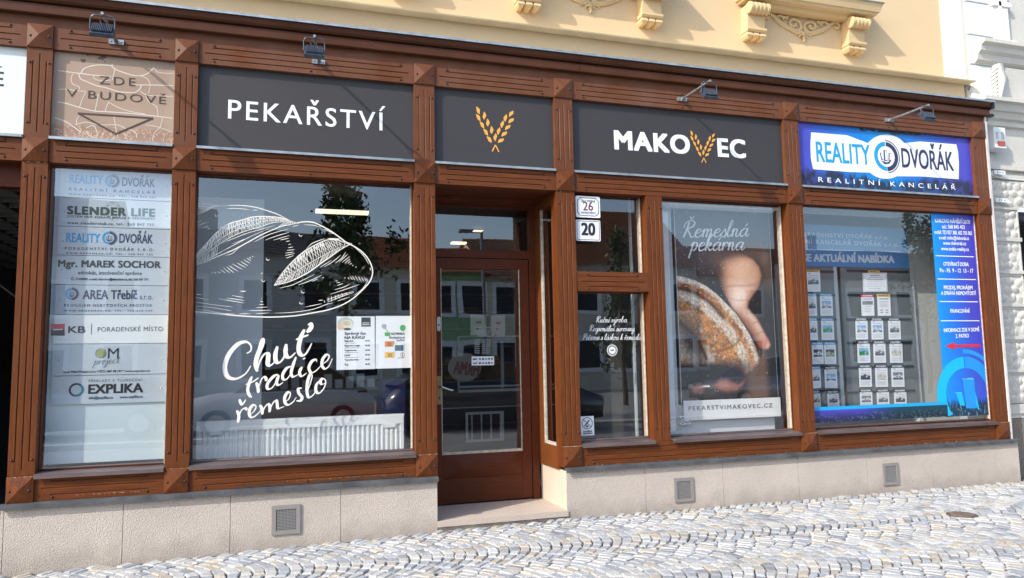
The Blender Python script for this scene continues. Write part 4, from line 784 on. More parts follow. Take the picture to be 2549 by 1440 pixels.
# ---------------------------------------------------------------- sheets, stickers, poster and display boards behind the panes
def sheet(name, label, cat, c, y, mt=PAPER, group=None, th=.0015):
    """flat sheet with photo corners TL, TR, BR, BL"""
    P = [at2(u, v, y) for u, v in c]; b = P[3]; t = thing(name, label, cat, (b[0], y, b[1]), group); m = MB(); m.prism(P, y, y+th); m.build('paper', mt, t)
    def f(U, V):
        top = np.array(P[0])*(1-U)+np.array(P[1])*U; bot = np.array(P[3])*(1-U)+np.array(P[2])*U; q = top*(1-V)+bot*V; return (q[0], q[1])
    return t, f
def fbox(m, f, u0, u1, v0, v1, y, mi=0): m.flat([f(u0, v0), f(u1, v0), f(u1, v1), f(u0, v1)], y, mi)
def ftext(mb, f, s, u0, u1, v, h, y, **k):
    a, b = f(u0, v), f(u1, v); text(mb, s, a, b, f(u0, v-h)[1]-a[1], y, **k)
PY = .137
t, f = sheet('coffee_menu', 'white coffee price list with a cup picture taped inside the bakery window', 'menu', ((837.9, 788), (932.7, 788), (933.5, 919), (837.5, 921.7)), PY)
y = PY-.001; m = MB()
m.flat([f(.02+.21+.21*math.cos(a), .13+.115*math.sin(a)) for a in [2*math.pi*k/24 for k in range(24)]], y, 0)
m.flat([f(.27+.15*math.cos(a), .145+.075*math.sin(a)) for a in [2*math.pi*k/24 for k in range(24)]], y-.0003, 1); m.flat([f(.27+.17*math.cos(a), .15+.09*math.sin(a)) for a in [math.pi*k/12 for k in range(13)]], y-.0002, 1)
m.flat([f(.26+.115*math.cos(a), .13+.045*math.sin(a)) for a in [2*math.pi*k/24 for k in range(24)]], y-.0006, 2); m.flat([f(.28+.1*math.cos(a), .24+.022*math.sin(a)) for a in [2*math.pi*k/16 for k in range(16)]], y-.0003, 3)
m.flat([f(.1+.08*math.cos(a), .2+.06*math.sin(a)) for a in [2*math.pi*k/16 for k in range(16)]], y-.0004, 4)
m.build('cup_picture', [mat('pale_green_print', (.5, .55, .48), .7), mat('cup_print', (.72, .72, .6), .7), mat('coffee_foam', (.6, .52, .36), .7), mat('shadow_print', (.1, .08, .07), .7), mat('biscuit_print', (.7, .5, .3), .7)], t)
m = MB(); fbox(m, f, .645, .89, .02, .195, y); m.build('logo_square', INK, t)
m = MB(); ftext(m, f, 'PEKAŘSTVÍ', .68, .855, .135, .02, y-.0006, bold=.03); ftext(m, f, 'MAKOVEC', .67, .86, .168, .022, y-.0006, bold=.05); m.build('logo_text', WHITE, t)
m = MB(); ftext(m, f, 'Správný čas', .21, .76, .345, .047, y, bold=.03); ftext(m, f, 'NA KÁVU?', .21, .73, .425, .05, y, bold=.035)
for i, (s, e, p) in enumerate((('Espresso', .44, '40 Kč'), ('Espresso lungo', .6, '40 Kč'), ('Cappuccino', .52, '44 Kč'), ('Latté', .35, '47 Kč'), ('Turecká káva', .57, '40 Kč'), ('Čaj', .29, '40 Kč'))):
    v = .475+i*.0885; ftext(m, f, s, .21, e, v, .026, y, bold=.045); ftext(m, f, p, .745, .865, v, .024, y, bold=.045)
    if i < 4: fbox(m, f, .215, .56 if i else .5, v+.026, v+.031, y)
m.build('print', INK, t)
t, f = sheet('novelty_leaflet', 'white leaflet with three coloured packets and a green speech bubble, right of the coffee menu', 'leaflet', ((935.4, 787), (1026.8, 787), (1026, 916), (934.6, 918.5)), PY)
m = MB(); m.flat([f(.735+.08*math.cos(a), .23+.06*math.sin(a)) for a in [2*math.pi*k/20 for k in range(20)]], y, 0); m.flat([f(.7, .27), f(.78, .27), f(.74, .30)], y-.0002, 0); fbox(m, f, .245, .385, .315, .385, y, 0)
fbox(m, f, .25, .48, .485, .59, y, 1); fbox(m, f, .52, .75, .56, .67, y, 2); fbox(m, f, .25, .51, .69, .80, y, 3)
for u0, v0 in ((.28, .5), (.55, .585), (.30, .71)):
    for k in range(3): fbox(m, f, u0+.03, u0+.15, v0+.012+k*.022, v0+.022+k*.022, y-.0004, 4)
m.build('picture', [GREENI, ORAI, TEALI, YELI, MARO], t)
m = MB(); ftext(m, f, 'NOVINKA', .41, .79, .365, .045, y, bold=.03); ftext(m, f, 'Bezlepkové', .37, .79, .435, .045, y, bold=.012); ftext(m, f, 'pečivo', .58, .79, .485, .04, y, bold=.012); c = f(.225, .2); r = f(.285, .2)[0]-c[0]; m.ring(c[0], c[1], y, r*.8, r); m.ribbon([f(.19, .175), f(.26, .225)], r*.2, y-.0003); m.ribbon([f(.26, .175), f(.19, .225)], r*.2, y-.0006); m.ribbon([f(.26, .24), f(.345, .315)], r*.18, y)
c = f(.73, .745); m.ring(c[0], c[1], y, r*.8, r*.95); m.ribbon([f(.73, .72), f(.73, .77)], r*.25, y); m.ribbon([f(.59, .81), f(.79, .80)], r*.2, y); fbox(m, f, .49, .50, .48, .55, y); fbox(m, f, .765, .775, .55, .68, y); m.build('print', INK, t)
t, f = sheet('no_smoking_sticker', 'small white no smoking sticker at the bottom left of the narrow window', 'sticker', ((1444, 1037.5), (1477.5, 1036), (1479.5, 1084), (1447, 1085.5)), GY-.001)
y2 = GY-.0025; m = MB(); c = f(.5, .36); r = f(.92, .36)[0]-c[0]; m.ring(c[0], c[1], y2, r*.84, r*.98, m=0); m.ribbon([f(.2, .14), f(.8, .58)], r*.14, y2-.0004, 0); m.ribbon([f(.28, .52), f(.66, .2)], r*.2, y2-.0002, 1); m.ribbon([f(.42, .55), f(.56, .5)], r*.3, y2-.0005, 1)
ftext(m, f, 'KOUŘENÍ', .18, .82, .82, .075, y2, bold=.05, m=1); ftext(m, f, 'ZAKÁZÁNO', .12, .88, .93, .075, y2, bold=.05, m=1); m.build('print', [GREYI, INK], t)
t, f = sheet('card_payment_sticker', 'pale sticker with two rows of tiny pictograms on the door glass', 'sticker', ((1174, 888), (1230, 887.5), (1230, 909.5), (1174, 910.5)), DY+.0175, th=.001)
m = MB(); y2 = DY+.0168
for rr in (.28, .74):
    for k, w in enumerate((.13, .05, .09, .1, .1, .09, .08)): fbox(m, f, .05+k*.135, .05+k*.135+w, rr-.1*(.6+.4*((k*3) % 4)/3), rr+.1, y2, (k+(rr > .5)) % 3)
m.build('print', [INK, GREYI, TEALI], t)
# bread poster
QY = .30
pc = [(1678, 513), (1912, 523), (1937.5, 996), (1697.5, 1004)]
pa = [at(u, v, QY) for u, v in pc]; px0, px1 = (pa[0][0]+pa[3][0])/2, (pa[1][0]+pa[2][0])/2; pz1, pz0 = (pa[0][2]+pa[1][2])/2, (pa[2][2]+pa[3][2])/2
def uvp(u, v): q = at(u, v, QY); return ((q[0]-px0)/(px1-px0), (pz1-q[2])/(pz1-pz0))
def inpoly(U, V, poly):
    r = np.zeros(U.shape, bool); n = len(poly); j = n-1
    for i in range(n):
        (xi, yi), (xj, yj) = poly[i], poly[j]
        if yi != yj: r ^= ((yi > V) != (yj > V)) & (U < (xj-xi)*(V-yi)/(yj-yi)+xi)
        j = i
    return r
def edge(U, V, poly, asp):
    d = np.full(U.shape, 9.0); n = len(poly)
    for i in range(n):
        a = np.array(poly[i])*(1, asp); b = np.array(poly[(i+1) % n])*(1, asp); e = b-a; L2 = e@e+1e-12
        t = np.clip(((U-a[0])*e[0]+(V*asp-a[1])*e[1])/L2, 0, 1); d = np.minimum(d, np.hypot(U-a[0]-t*e[0], V*asp-a[1]-t*e[1]))
    return d
BREAD = [(1670, 684), (1700, 689), (1730, 698), (1757, 712), (1785, 733), (1810, 758), (1830, 778), (1846, 801), (1864, 829), (1880, 861), (1891, 889), (1889, 909), (1876, 922), (1866, 930), (1858, 945), (1845, 925), (1836, 922), (1809, 913), (1770, 908), (1735, 915), (1690, 912), (1670, 910)]
ARM = [(1776, 662), (1784, 646), (1800, 634), (1824, 628), (1849, 632), (1874, 645), (1890, 664), (1896, 688), (1890, 712), (1876, 734), (1864, 752), (1862, 766), (1872, 778), (1884, 790), (1896, 812), (1906, 832), (1915, 848), (1919, 860), (1914, 869), (1902, 872), (1890, 866), (1879, 846), (1868, 828), (1852, 805), (1836, 784), (1820, 764), (1806, 738), (1794, 706), (1782, 682)]
SLEEVE = [(1770, 640), (1800, 612), (1840, 596), (1890, 604), (1925, 640), (1935, 700), (1915, 730), (1898, 712), (1900, 680), (1888, 655), (1862, 634), (1830, 624), (1800, 632), (1778, 660)]
F1 = [(1719, 968), (1728, 957), (1742, 955), (1755, 960), (1754, 974), (1744, 981), (1728, 981)]; F2 = [(1776, 958), (1790, 945), (1808, 942), (1822, 950), (1838, 955), (1856, 944), (1850, 962), (1834, 974), (1810, 978), (1786, 972)]
def poster(U, V):
    asp = (pz1-pz0)/(px1-px0); T = [[uvp(*q) for q in P] for P in (BREAD, ARM, F1, F2, SLEEVE)]; n1 = vnoise(U, V*asp, 5, 5, 31); n2 = vnoise(U, V*asp, 22, 22, 33, 3); n3 = vnoise(U, V*asp, 70, 70, 35, 2)
    M3 = lambda a: np.asarray(a)[..., None]
    sst = lambda x, a, b: (lambda t: t*t*(3-2*t))(np.clip((x-a)/(b-a), 0, 1))
    mix = lambda c, col, k: c*(1-M3(np.clip(k, 0, 1)))+np.array(col, float)*M3(np.clip(k, 0, 1)) if np.ndim(col) == 1 else c*(1-M3(np.clip(k, 0, 1)))+col*M3(np.clip(k, 0, 1))
    def pk(u, v, ru, rv, rot=0.0):                        # soft patch round a photo point
        q = uvp(u, v); dx, dy = U-q[0], (V-q[1])*asp; c, s = math.cos(rot), math.sin(rot); return np.exp(-(((dx*c+dy*s)/ru)**2+((-dx*s+dy*c)/rv)**2))
    def line(P, w):                                        # soft crease through photo points
        P = [np.array(uvp(*q))*(1, asp) for q in smooth_pts(P, 4)]; d = np.full(U.shape, 9.0)
        for p, q in zip(P[:-1], P[1:]):
            e = q-p; t = np.clip(((U-p[0])*e[0]+(V*asp-p[1])*e[1])/(e@e+1e-12), 0, 1); d = np.minimum(d, np.hypot(U-p[0]-t*e[0], V*asp-p[1]-t*e[1]))
        return np.exp(-(d/w)**2)
    C = np.zeros(U.shape+(3,)); C[:] = (38, 33, 32); C = mix(C, (96, 104, 114), np.clip(1-V*2.6, 0, 1)); C += M3((n1-.5)*14); C = mix(C, (128, 98, 78), .75*sst(U, .60, .74)*sst(V, .70, .80)*(1-sst(U, .86, .95)))
    def lay(k, col, soft=.006, am=1.0):
        nonlocal C
        ins = inpoly(U, V, T[k]); d = edge(U, V, T[k], asp); C = mix(C, col(d), am*np.where(ins, np.clip(.5+d/soft/2, 0, 1), np.clip(.5-d/soft/2, 0, 1)))
    lay(4, lambda d: mix(np.ones(U.shape+(3,))*np.array((84, 66, 56))*M3(.75+.5*n1), (128, 112, 102), pk(1905, 640, .05, .12, .5)*.6), .06)
    def skin(d):
        c = np.ones(U.shape+(3,))*np.array((198, 146, 114)); c = mix(c, (124, 74, 54), .75*np.clip(1-d/.07, 0, 1)**1.5)
        c = mix(c, (232, 190, 160), .75*pk(1850, 672, .17, .13, .4)); c = mix(c, (118, 78, 60), .75*pk(1786, 668, .07, .20)); c = mix(c, (104, 72, 56), .7*pk(1840, 630, .34, .035, .05)); c = mix(c, (246, 226, 212), .85*pk(1838, 738, .10, .15, .25))
        c = mix(c, (148, 92, 70), .3*line([(1800, 716), (1828, 712), (1862, 712), (1888, 706)], .014)); c = mix(c, (150, 96, 76), .22*line([(1810, 742), (1836, 748), (1862, 748)], .009)); c = mix(c, (236, 202, 182), .8*line([(1862, 778), (1880, 802), (1898, 834), (1908, 856)], .030)); c = mix(c, (160, 84, 64), .65*line([(1832, 782), (1856, 806), (1874, 834), (1890, 862)], .022))
        c = mix(c, (186, 96, 76), .6*pk(1903, 858, .06, .09, .5)); c = mix(c, (228, 186, 170), .7*pk(1911, 862, .022, .05, .5)); c = mix(c, (150, 92, 72), .5*line([(1874, 806), (1884, 802), (1892, 800)], .006)); c = mix(c, (150, 92, 72), .5*line([(1884, 832), (1894, 828), (1902, 826)], .006))
        return c*M3(.93+.14*n1)*M3(.96+.08*n3)
    lay(1, skin, .012, np.clip(1-.85*pk(1778, 668, .09, .22)-.8*pk(1800, 632, .14, .06), 0, 1))
    RIM = [np.array(uvp(*q))*(1, asp) for q in BREAD[:11]]
    def rimd():
        d = np.full(U.shape, 9.0)
        for p, q in zip(RIM[:-1], RIM[1:]):
            e = q-p; t = np.clip(((U-p[0])*e[0]+(V*asp-p[1])*e[1])/(e@e), 0, 1); d = np.minimum(d, np.hypot(U-p[0]-t*e[0], V*asp-p[1]-t*e[1]))
        return d
    def crust(d):
        r = rimd()+.03*(n1-.5)+.05*(n2-.5); gr = M3(.70+.6*n3); flour = np.array((216, 208, 196)); c = np.ones(U.shape+(3,))*np.array((190, 128, 66)); c = mix(c, (112, 58, 28), sst(n2, .42, .62)*.85); c = mix(c, (230, 168, 92), sst(n2, .60, .78)*.9)
        band = lambda a, b: sst(r, a-.02, a+.02)*(1-sst(r, b-.02, b+.02)); L_ = 1-sst(U, .58, .80); f = .95*band(-.1, .05)+.85*band(.11, .21)*L_+.12*band(.21, .44)+.9*band(.45, .63)*L_+.55*band(.63, 1.2)*L_; f = f+(1-L_)*band(.05, 1.2)*.34
        f = np.clip(f*1.25+(n2-.5)*1.3*(f > .05), 0, 1); c = mix(c, flour*.98, f*.88); c = mix(c, (70, 34, 18), .85*line([(1676, 716), (1710, 722), (1746, 738), (1778, 764), (1800, 790)], .022)); c = mix(c, (140, 74, 34), .5*line([(1680, 705), (1720, 712), (1760, 730), (1790, 756)], .020))
        c = mix(c, (74, 36, 20), .75*line([(1690, 800), (1716, 826), (1742, 858), (1758, 892)], .020)); c = mix(c, (120, 70, 36), .6*line([(1846, 822), (1838, 850), (1812, 868), (1780, 876)], .014)); c = mix(c, (236, 178, 100), .5*line([(1852, 836), (1842, 858), (1815, 876)], .014))
        c = c*gr; c = mix(c, (40, 24, 18), .9*pk(1722, 850, .10, .20, -.55)); c = mix(c, (36, 24, 20), .9*sst(V, .765, .845)*(1-sst(U, .55, .82))); c = mix(c, (60, 34, 22), .6*np.clip(1-d/.03, 0, 1)*sst(V, .66, .76)); return c
    lay(0, crust)
    for k in (2, 3): lay(k, lambda d: mix(np.ones(U.shape+(3,))*np.array((186, 128, 112)), (112, 66, 58), np.clip(1-d/.06, 0, 1)*.8)*M3(.85+.3*n1), .015)
    r = np.random.default_rng(5); dust = np.zeros(U.shape)
    for _ in range(620):
        u, v = r.random(), r.random()**1.1
        if r.random() > (.95 if (u < .55) else .22): continue
        s = r.uniform(.0022, .0055); dust = np.maximum(dust, np.clip(1.4-np.hypot(U-u, (V-v)*asp)/s, 0, 1)*r.uniform(.3, .9))
    return mix(C, (226, 222, 216), dust)
t = thing('bread_poster', 'tall poster of a floured loaf held by a hand, standing behind the middle right window', 'poster', ((px0+px1)/2, QY, pz0-.2))
painted('picture', px0, px1, pz0, pz1, QY, 190, 380, poster, PRINT, t)
m = MB(); m.box(px0-.004, px1+.004, QY+.001, QY+.012, pz0-.004, pz1+.004); m.build('backing', PLASTW, t)
m = MB(); a, b = at(1701.5, 1001, QY-.02), at(1937.5, 1034.5, QY-.02); m.box(a[0], px1+.01, QY-.022, QY-.012, b[2]-.01, a[2]+.01); m.build('web_strip', PLASTW, t)
m = MB(); ptext(m, 'PEKARSTVIMAKOVEC.CZ', (1714.5, 1022.5), (1923, 1014.5), 10.5, QY-.0235, bold=.03, track=.16); m.build('lettering', GREYI, t)
m = MB(); script(m, 'Řemeslná', at2(1697, 592, QY-.004), at2(1862, 589, QY-.004), .088, QY-.004, .22, .3, .5); script(m, 'pekárna', at2(1717, 625, QY-.004), at2(1851, 623, QY-.004), .088, QY-.004, .22, .3, .5); m.build('slogan', mat('silver_ink', (.62, .66, .68), .5), t)
# white window box round the poster, socket
t = thing('window_lining', 'white boxed lining and pipe casing inside the middle right window round the bread poster', 'lining', (4.3, .2, .78))
m = MB(); a = at(1656, 515, .24); m.box(3.66, px0-.16, .16, .34, .78, 3.0); m.build('casing', WHITEI, t)
m = MB(); m.box(px0-.155, px0-.06, .27, .36, 1.02, pz1+.06); m.box(px0-.155, px1-.02, .26, .35, pz1+.03, pz1+.10); m.build('pipe_cover', PALEI, t)
m = MB(); m.box(3.66, px1-.03, .34, .36, .60, pz0-.02); m.build('low_panel', WHITEI, t)
m = MB(); m.box(3.66, 5.15, .14, .9, 3.07, 3.10); m.build('head_lining', WHITEI, t)
a, b = at(1686, 1036, .33), at(1713.5, 1056, .33); t = thing('wall_socket', 'white double wall socket under the bread poster', 'socket', ((a[0]+b[0])/2, .33, b[2])); m = MB(); m.box(a[0], b[0], .285, .338, b[2], a[2]); m.build('housing', PLASTW, t); m = MB()
for k in (.27, .73): cx = a[0]+(b[0]-a[0])*k; m.ring(cx, (a[2]+b[2])/2, .284, .022, .034); m.disc(cx, (a[2]+b[2])/2, .2838, .018, m=1)
m.build('outlet', [GREYI, PALEI], t)
# ---------------------------------------------------------------- estate agent window
EY = .46
t = thing('offer_header_board', 'blue header board with white lettering over the property listings', 'board', (6.3, EY, 2.4)); a = [at(u, v, EY) for u, v in ((1960, 556), (2256, 574), (2259, 667), (1960, 664))]
m = MB(); x1 = a[1][0]; zt, zb = (a[0][2]+a[1][2])/2+.01, (a[2][2]+a[3][2])/2; m.box(5.35, x1, EY, EY+.02, zb, zt); m.build('panel', mat('header_blue', (.045, .20, .42), .35), t)
m = MB(); y = EY-.0015; ptext(m, 'PORADENSTVÍ DVOŘÁK s.r.o.', (1988, 588), (2212, 596.5), 10, y, track=.1, bold=.012); ptext(m, 'REALITNÍ KANCELÁŘ DVOŘÁK s.r.o.', (1946, 604.5), (2237, 615), 10.5, y, track=.1, bold=.012); ptext(m, 'NAŠE AKTUÁLNÍ NABÍDKA', (1968, 650), (2226, 655), 18, y, bold=.05)
q, q2 = at2(1960, 620, y), at2(2240, 627, y); m.ribbon([q, q2], .008, y); m.build('lettering', mat('pale_vinyl', (.55, .62, .68), .5), t)
t = thing('listing_board', 'grey hook board with black rails at the right of the estate agent window', 'board', (6.6, EY, .9), 'grey boards of property listings'); b1 = t
xa, xb = at(2105, 850, EY)[0], at(2279, 850, EY)[0]; m = MB(); m.box(xa, xb, EY+.012, EY+.03, .85, zb+.01); m.build('panel', GREYB, t)
t = thing('listing_board', 'grey hook board with black rails, partly hidden behind the window post', 'board', (5.6, EY, .9), 'grey boards of property listings'); b2 = t
xc = at(2086, 850, EY)[0]; m = MB(); m.box(5.30, xc, EY+.012, EY+.03, .85, zb+.01); m.build('panel', GREYB, t)
m = MB(); m.box(xc+.002, xc+.05, EY+.005, EY+.05, .80, zb+.0); m.build('edge_strip', PALEI, b2)
for t_, us in ((b1, (2110, 2262)), (b2, (2000, 2076))):
    m = MB()
    for v in (677.5, 736, 795, 852.5, 912, 972):
        a, b = at(us[0], v+.5, EY), at(us[1]+(v-677)*.03*1.9, v, EY); m.box(a[0], b[0], EY+.002, EY+.013, b[2]-.012, b[2]+.012)
    m.build('rail', DKM, t_)
SKY_, GRN_, DRK_, WHT_, ORG_, TAN_ = [mat('print_'+n, c, .6) for n, c in (('sky', (.25, .45, .7)), ('green', (.05, .3, .06)), ('dark', (.05, .05, .06)), ('light', (.65, .66, .66)), ('orange', (.5, .2, .1)), ('tan', (.5, .45, .33)))]
PHOTOS = [('blue sky over a pale roof', SKY_, WHT_, DRK_), ('green lawn', SKY_, GRN_, GRN_), ('dark garage', WHT_, DRK_, DRK_), ('yellow house front', DRK_, TAN_, GRN_), ('white house', DRK_, WHT_, DRK_), ('grey street view', WHT_, GREYI, DRK_), ('pale room', WHT_, TAN_, WHT_), ('bright office window', GREYI, WHT_, DRK_), ('red gabled house', WHT_, ORG_, DRK_)]
def listing(q, tab, ph, label, info=False):
    t, f = sheet('listing_sheet', label, 'listing sheet', ((q[0], q[2]), (q[1], q[2]-.5), (q[1]+2, q[3]-.5), (q[0]+2, q[3])), EY, group='property listings on the grey boards')
    m = MB(); y = EY-.001
    if info == 1:
        for k, (u0, u1) in enumerate(((.3, .7), (.25, .75), (.15, .85), (.2, .8), (.12, .88), (.1, .9), (.22, .78))): fbox(m, f, u0, u1, .12+k*.115, .135+k*.115+(.02 if k in (0, 2) else 0), y)
        for u0, u1, v0, v1 in ((.03, .97, .03, .04), (.03, .97, .955, .965), (.03, .04, .03, .965), (.96, .97, .03, .965)): fbox(m, f, u0, u1, v0, v1, y)
    elif info == 2:
        fbox(m, f, .1, .9, .22, .42, y); fbox(m, f, .15, .85, .1, .14, y)
        for k in range(4): fbox(m, f, .15, .8-.1*(k % 2), .5+k*.09, .515+k*.09, y)
    elif info == 3:
        fbox(m, f, .15, .85, .1, .15, y)
        for k in range(5): fbox(m, f, .15, .85-.1*(k % 2), .25+k*.07, .265+k*.07, y)
        for k in range(4): fbox(m, f, .2+.4*(k % 2), .4+.4*(k % 2), .68+.12*(k//2), .73+.12*(k//2), y)
    else:
        fbox(m, f, .16, .34, .07, .1, y); fbox(m, f, .2, .85, .165, .178, y)
        for k in range(5): fbox(m, f, .12, .88-.06*(k % 3), .72+k*.045, .727+k*.045, y)
    m.build('print', GREYI, t)
    if not info:
        n, c0, c1, c2 = PHOTOS[ph]; m = MB(); fbox(m, f, .13, .87, .25, .42, y, 0); fbox(m, f, .13, .87, .42, .53, y, 1); fbox(m, f, .13, .87, .53, .63, y, 2); h = (ph*37 % 10)/10
        m.flat([f(.2+.3*h, .42), f(.35+.3*h, .33), f(.5+.3*h, .42)], y-.0004, 1); fbox(m, f, .2+.2*h, .3+.2*h, .45, .5, y-.0004, 2); fbox(m, f, .5+.1*h, .62+.1*h, .44, .51, y-.0004, 0); m.flat([f(.13, .63), f(.5+.2*h, .55), f(.87, .63)], y-.0005, 0 if h > .5 else 1); m.build('photo', [c0, c1, c2], t)
    if tab:
        m = MB(); a = at2(q[0]+(-1 if not info or info > 1 else 14), q[2]-6, EY-.003); b = at2(q[1]-(0 if info != 1 else 18), q[2]+.5, EY-.003); m.box(a[0], b[0], EY-.003, EY+.001, b[1], a[1]); m.build('tab', {'c': CYAN, 'k': INK, 'y': YELI, 'r': REDI}[tab[0]], t)
        m = MB(); text(m, tab[1:], (a[0]+(b[0]-a[0])*.12, b[1]+(a[1]-b[1])*.25), (b[0]-(b[0]-a[0])*.12, b[1]+(a[1]-b[1])*.25), (a[1]-b[1])*.5, EY-.0038, .04); m.build('tab_text', INK if tab[0] == 'y' else WHITE, t)
listing((2147, 2207.5, 680, 727), 'yINFORMACE', 0, 'wide white notice with a yellow tab, alone in the top row of the right board', 1)
listing((2143, 2175, 739.6, 787), 'rHLEDÁME', 0, 'sheet with a red tab and a navy text block in the second row', 2)
listing((2183.5, 2216, 739, 787), 'yINFORMACE', 0, 'narrow sheet with a yellow tab beside the red tabbed one', 3)
listing((2006, 2041, 678, 727), 'yINFORMACE', 5, 'sheet with two photos and a yellow tab, top left beside the window post')
R_ = [(798, 846, ((2129, 2159, 0), (2168, 2198, 0), (2210.5, 2241, 5)), ('pale roof', 'blue sky', 'grey interior')), (855, 904, ((2133.5, 2165, 1), (2173.4, 2204, 5), (2214, 2246, 6)), ('green garden', 'grey street', 'pale room')), (915, 964, ((2137.5, 2169, 2), (2178, 2209, 6), (2218, 2250, 7)), ('dark interior', 'empty yellowish room', 'bright office window')), (975.5, 1017, ((2140, 2171, 7), (2182, 2213, 5), (2225, 2256, 2)), ('bluish hall', 'tables by windows', 'dark rows of tables'))]
RN = ('third', 'fourth', 'fifth', 'lowest'); CN = ('left', 'middle', 'right')
for i, (v0, v1, cs, nm) in enumerate(R_):
    for j, (u0, u1, ph) in enumerate(cs): listing((u0, u1, v0, v1), 'kPRONÁJEM', ph, '%s photo sheet with black tab, %s in the %s row, right board' % (nm[j], CN[j], RN[i]))
Lr = [(737.5, 787, ((2010, 2032, 5, 'c'), (2040.5, 2072, 0, 'c')), ('grey hillside', 'blue swimming pool')), (798.5, 847, ((2013, 2034, 2, 'c'), (2043.5, 2075, 1, 'c')), ('dark garage', 'green lawn')), (858.5, 907, ((2020.5, 2049, 4, 'c'), (2051, 2080, 3, 'c')), ('white house', 'yellow house front')), (919, 967, ((2020, 2042, 5, 'c'), (2052, 2083, 0, 'k')), ('grey rocks', 'town roofs')), (979, 1017, ((2022, 2042, 8, 'k'), (2059, 2088, 2, 'k')), ('red gabled house', 'dark hall'))]
RN2 = ('second', 'third', 'fourth', 'fifth', 'lowest')
for i, (v0, v1, cs, nm) in enumerate(Lr):
    for j, (u0, u1, ph, k) in enumerate(cs): listing((u0, u1, v0, v1), ('cPRODEJ' if k == 'c' else 'kPRONÁJEM'), ph, '%s photo sheet with %s tab, %s in the %s row, left board' % (nm[j], 'cyan' if k == 'c' else 'black', CN[0] if j == 0 else CN[2], RN2[i]))
# blue film with the opening hours on the pane, torn film along the bottom
fy = .064
def banner(U, V):
    C = np.zeros(U.shape+(3,)); k = np.clip((U-.02)/.75, 0, 1)[..., None]; k = k*np.clip(1.25-V*.55, 0, 1)[..., None]; C[:] = (0, 140, 232); C = C*(1-k)+np.array((66, 62, 176))*k
    n = vnoise(U, V, 30, 12, 50, 2); d = np.clip((V-.945+.05*n)/.03, 0, 1)[..., None]; C = C*(1-d*.85)+np.array((16, 40, 52))*d*.85; ck = (np.abs(vnoise(U, V, 40, 14, 60, 2)-.5) < .03)[..., None]*d; return C*(1-ck*.6)+np.array((150, 190, 190))*ck*.6
tl, tr, br, bl = at(2315, 529, fy), at(2427, 541, fy), at(2470, 1046, fy), at(2344, 1056, fy)
t = thing('opening_hours_film', 'tall blue window film with white opening hours, a red arrow and pale blue towers', 'window film', ((tl[0]+tr[0])/2, fy, .8)); fx1 = PX[5][0]-.012; ft, fb = tl[2]+.005, .795
painted('film', tl[0]+.01, fx1, fb, ft, fy, 90, 300, banner, PRINTG, t)
m = MB(); y = fy-.0012
for s, a, b, h in (('KARLOVO NÁMĚSTÍ 26/20', (2328, 554), (2415, 557.5), 9), ('tel.: 568 845 453', (2345, 569), (2401.5, 570.5), 9), ('mobil: 723 057 388, 602 705 062', (2327, 582.5), (2420, 585.5), 9), ('e-mail: trebic@rkdvorak.cz', (2338, 596), (2412, 598), 8.5), ('www.rkdvorak.cz', (2348, 609.5), (2405, 611), 8.5), ('www.trebic-reality.cz', (2343, 623.5), (2412, 625.5), 8.5), ('OTEVÍRACÍ DOBA:', (2349, 662), (2412, 663), 9), ('Po - Pá  9 - 12  13 - 17', (2340, 678), (2423, 679.5), 9.5), ('PRODEJ, PRONÁJEM', (2350, 720.5), (2421, 721), 9), ('A SPRÁVA NEMOVITOSTÍ', (2343, 734.5), (2430, 735), 9), ('FINANCOVÁNÍ', (2366, 779), (2414, 779), 9), ('INFORMACE ZDE V DOMĚ', (2350, 827.5), (2438, 825), 9), ('2. PATRO', (2379.5, 841.5), (2412, 840.5), 9)): ptext(m, s, a, b, h, y, bold=.022)
for a, b in (((2329, 637), (2424, 640)), ((2334, 695), (2429, 696.5)), ((2339, 751), (2434, 752)), ((2342, 799), (2438, 799))): m.ribbon([at2(*a, y), at2(*b, y)], .009, y)
m.build('lettering', WHITE, t)
m = MB(); m.prism([at2(u, v, y) for u, v in ((2353, 862), (2376, 852.5), (2376, 858.5), (2440, 857.5), (2440, 864.5), (2376, 865), (2376, 871))], y-.001, y); m.build('arrow', mat('arrow_red', (.62, .015, .03), .5), t)
m = MB(); c = at2(2408, 985, y); R = (at(2468, 985, y)[0]-c[0]); L1_, L2_ = 0, 1; x_l = tl[0]+.012
def clipx(P): return [(min(x, fx1-.002), max(z, fb+.005)) for x, z in P]
def arc(r0, r1, a0, a1, mi, yy):
    for k in range(28):
        aa, bb = math.radians(a0+(a1-a0)*k/28), math.radians(a0+(a1-a0)*(k+1)/28); P = [(c[0]+r*math.cos(a), c[1]+r*math.sin(a)) for r, a in ((r0, aa), (r1, aa), (r1, bb), (r0, bb))]
        if min(p[0] for p in P) < fx1-.004 and max(p[1] for p in P) > fb+.01: m.flat(clipx(P), yy, mi)
arc(R*.86, R*1.22, 92, 222, 0, y); arc(R*.86, R*1.22, 18, 90, 1, y); arc(R*1.32, R*1.45, 48, 92, 1, y)
tw = 0
for (u0, v0, u1, v1, du, mi) in ((2412, 942, 2426, 1015, -14, 1), (2424, 958, 2432, 1020, -30, 0), (2380, 978, 2396, 1010, -6, 0), (2395, 944, 2424, 1017, 0, 1)):
    P = [at2(u0+du*.3, v0, y), at2(u1+du*.3, v0, y), at2(u1+6, v1, y), at2(u0+10, v1, y)]; P = clipx(P); tw = tw+1; m.flat(P, y-.0006*tw, mi); m.ribbon([P[0], P[1]], .006, y-.0006*tw-.0003, 2)
m.build('towers', [mat('film_cyan', (.0, .42, .80), .4), mat('film_blue', (.01, .26, .68), .4), mat('film_pale', (.15, .55, .85), .4)], t)
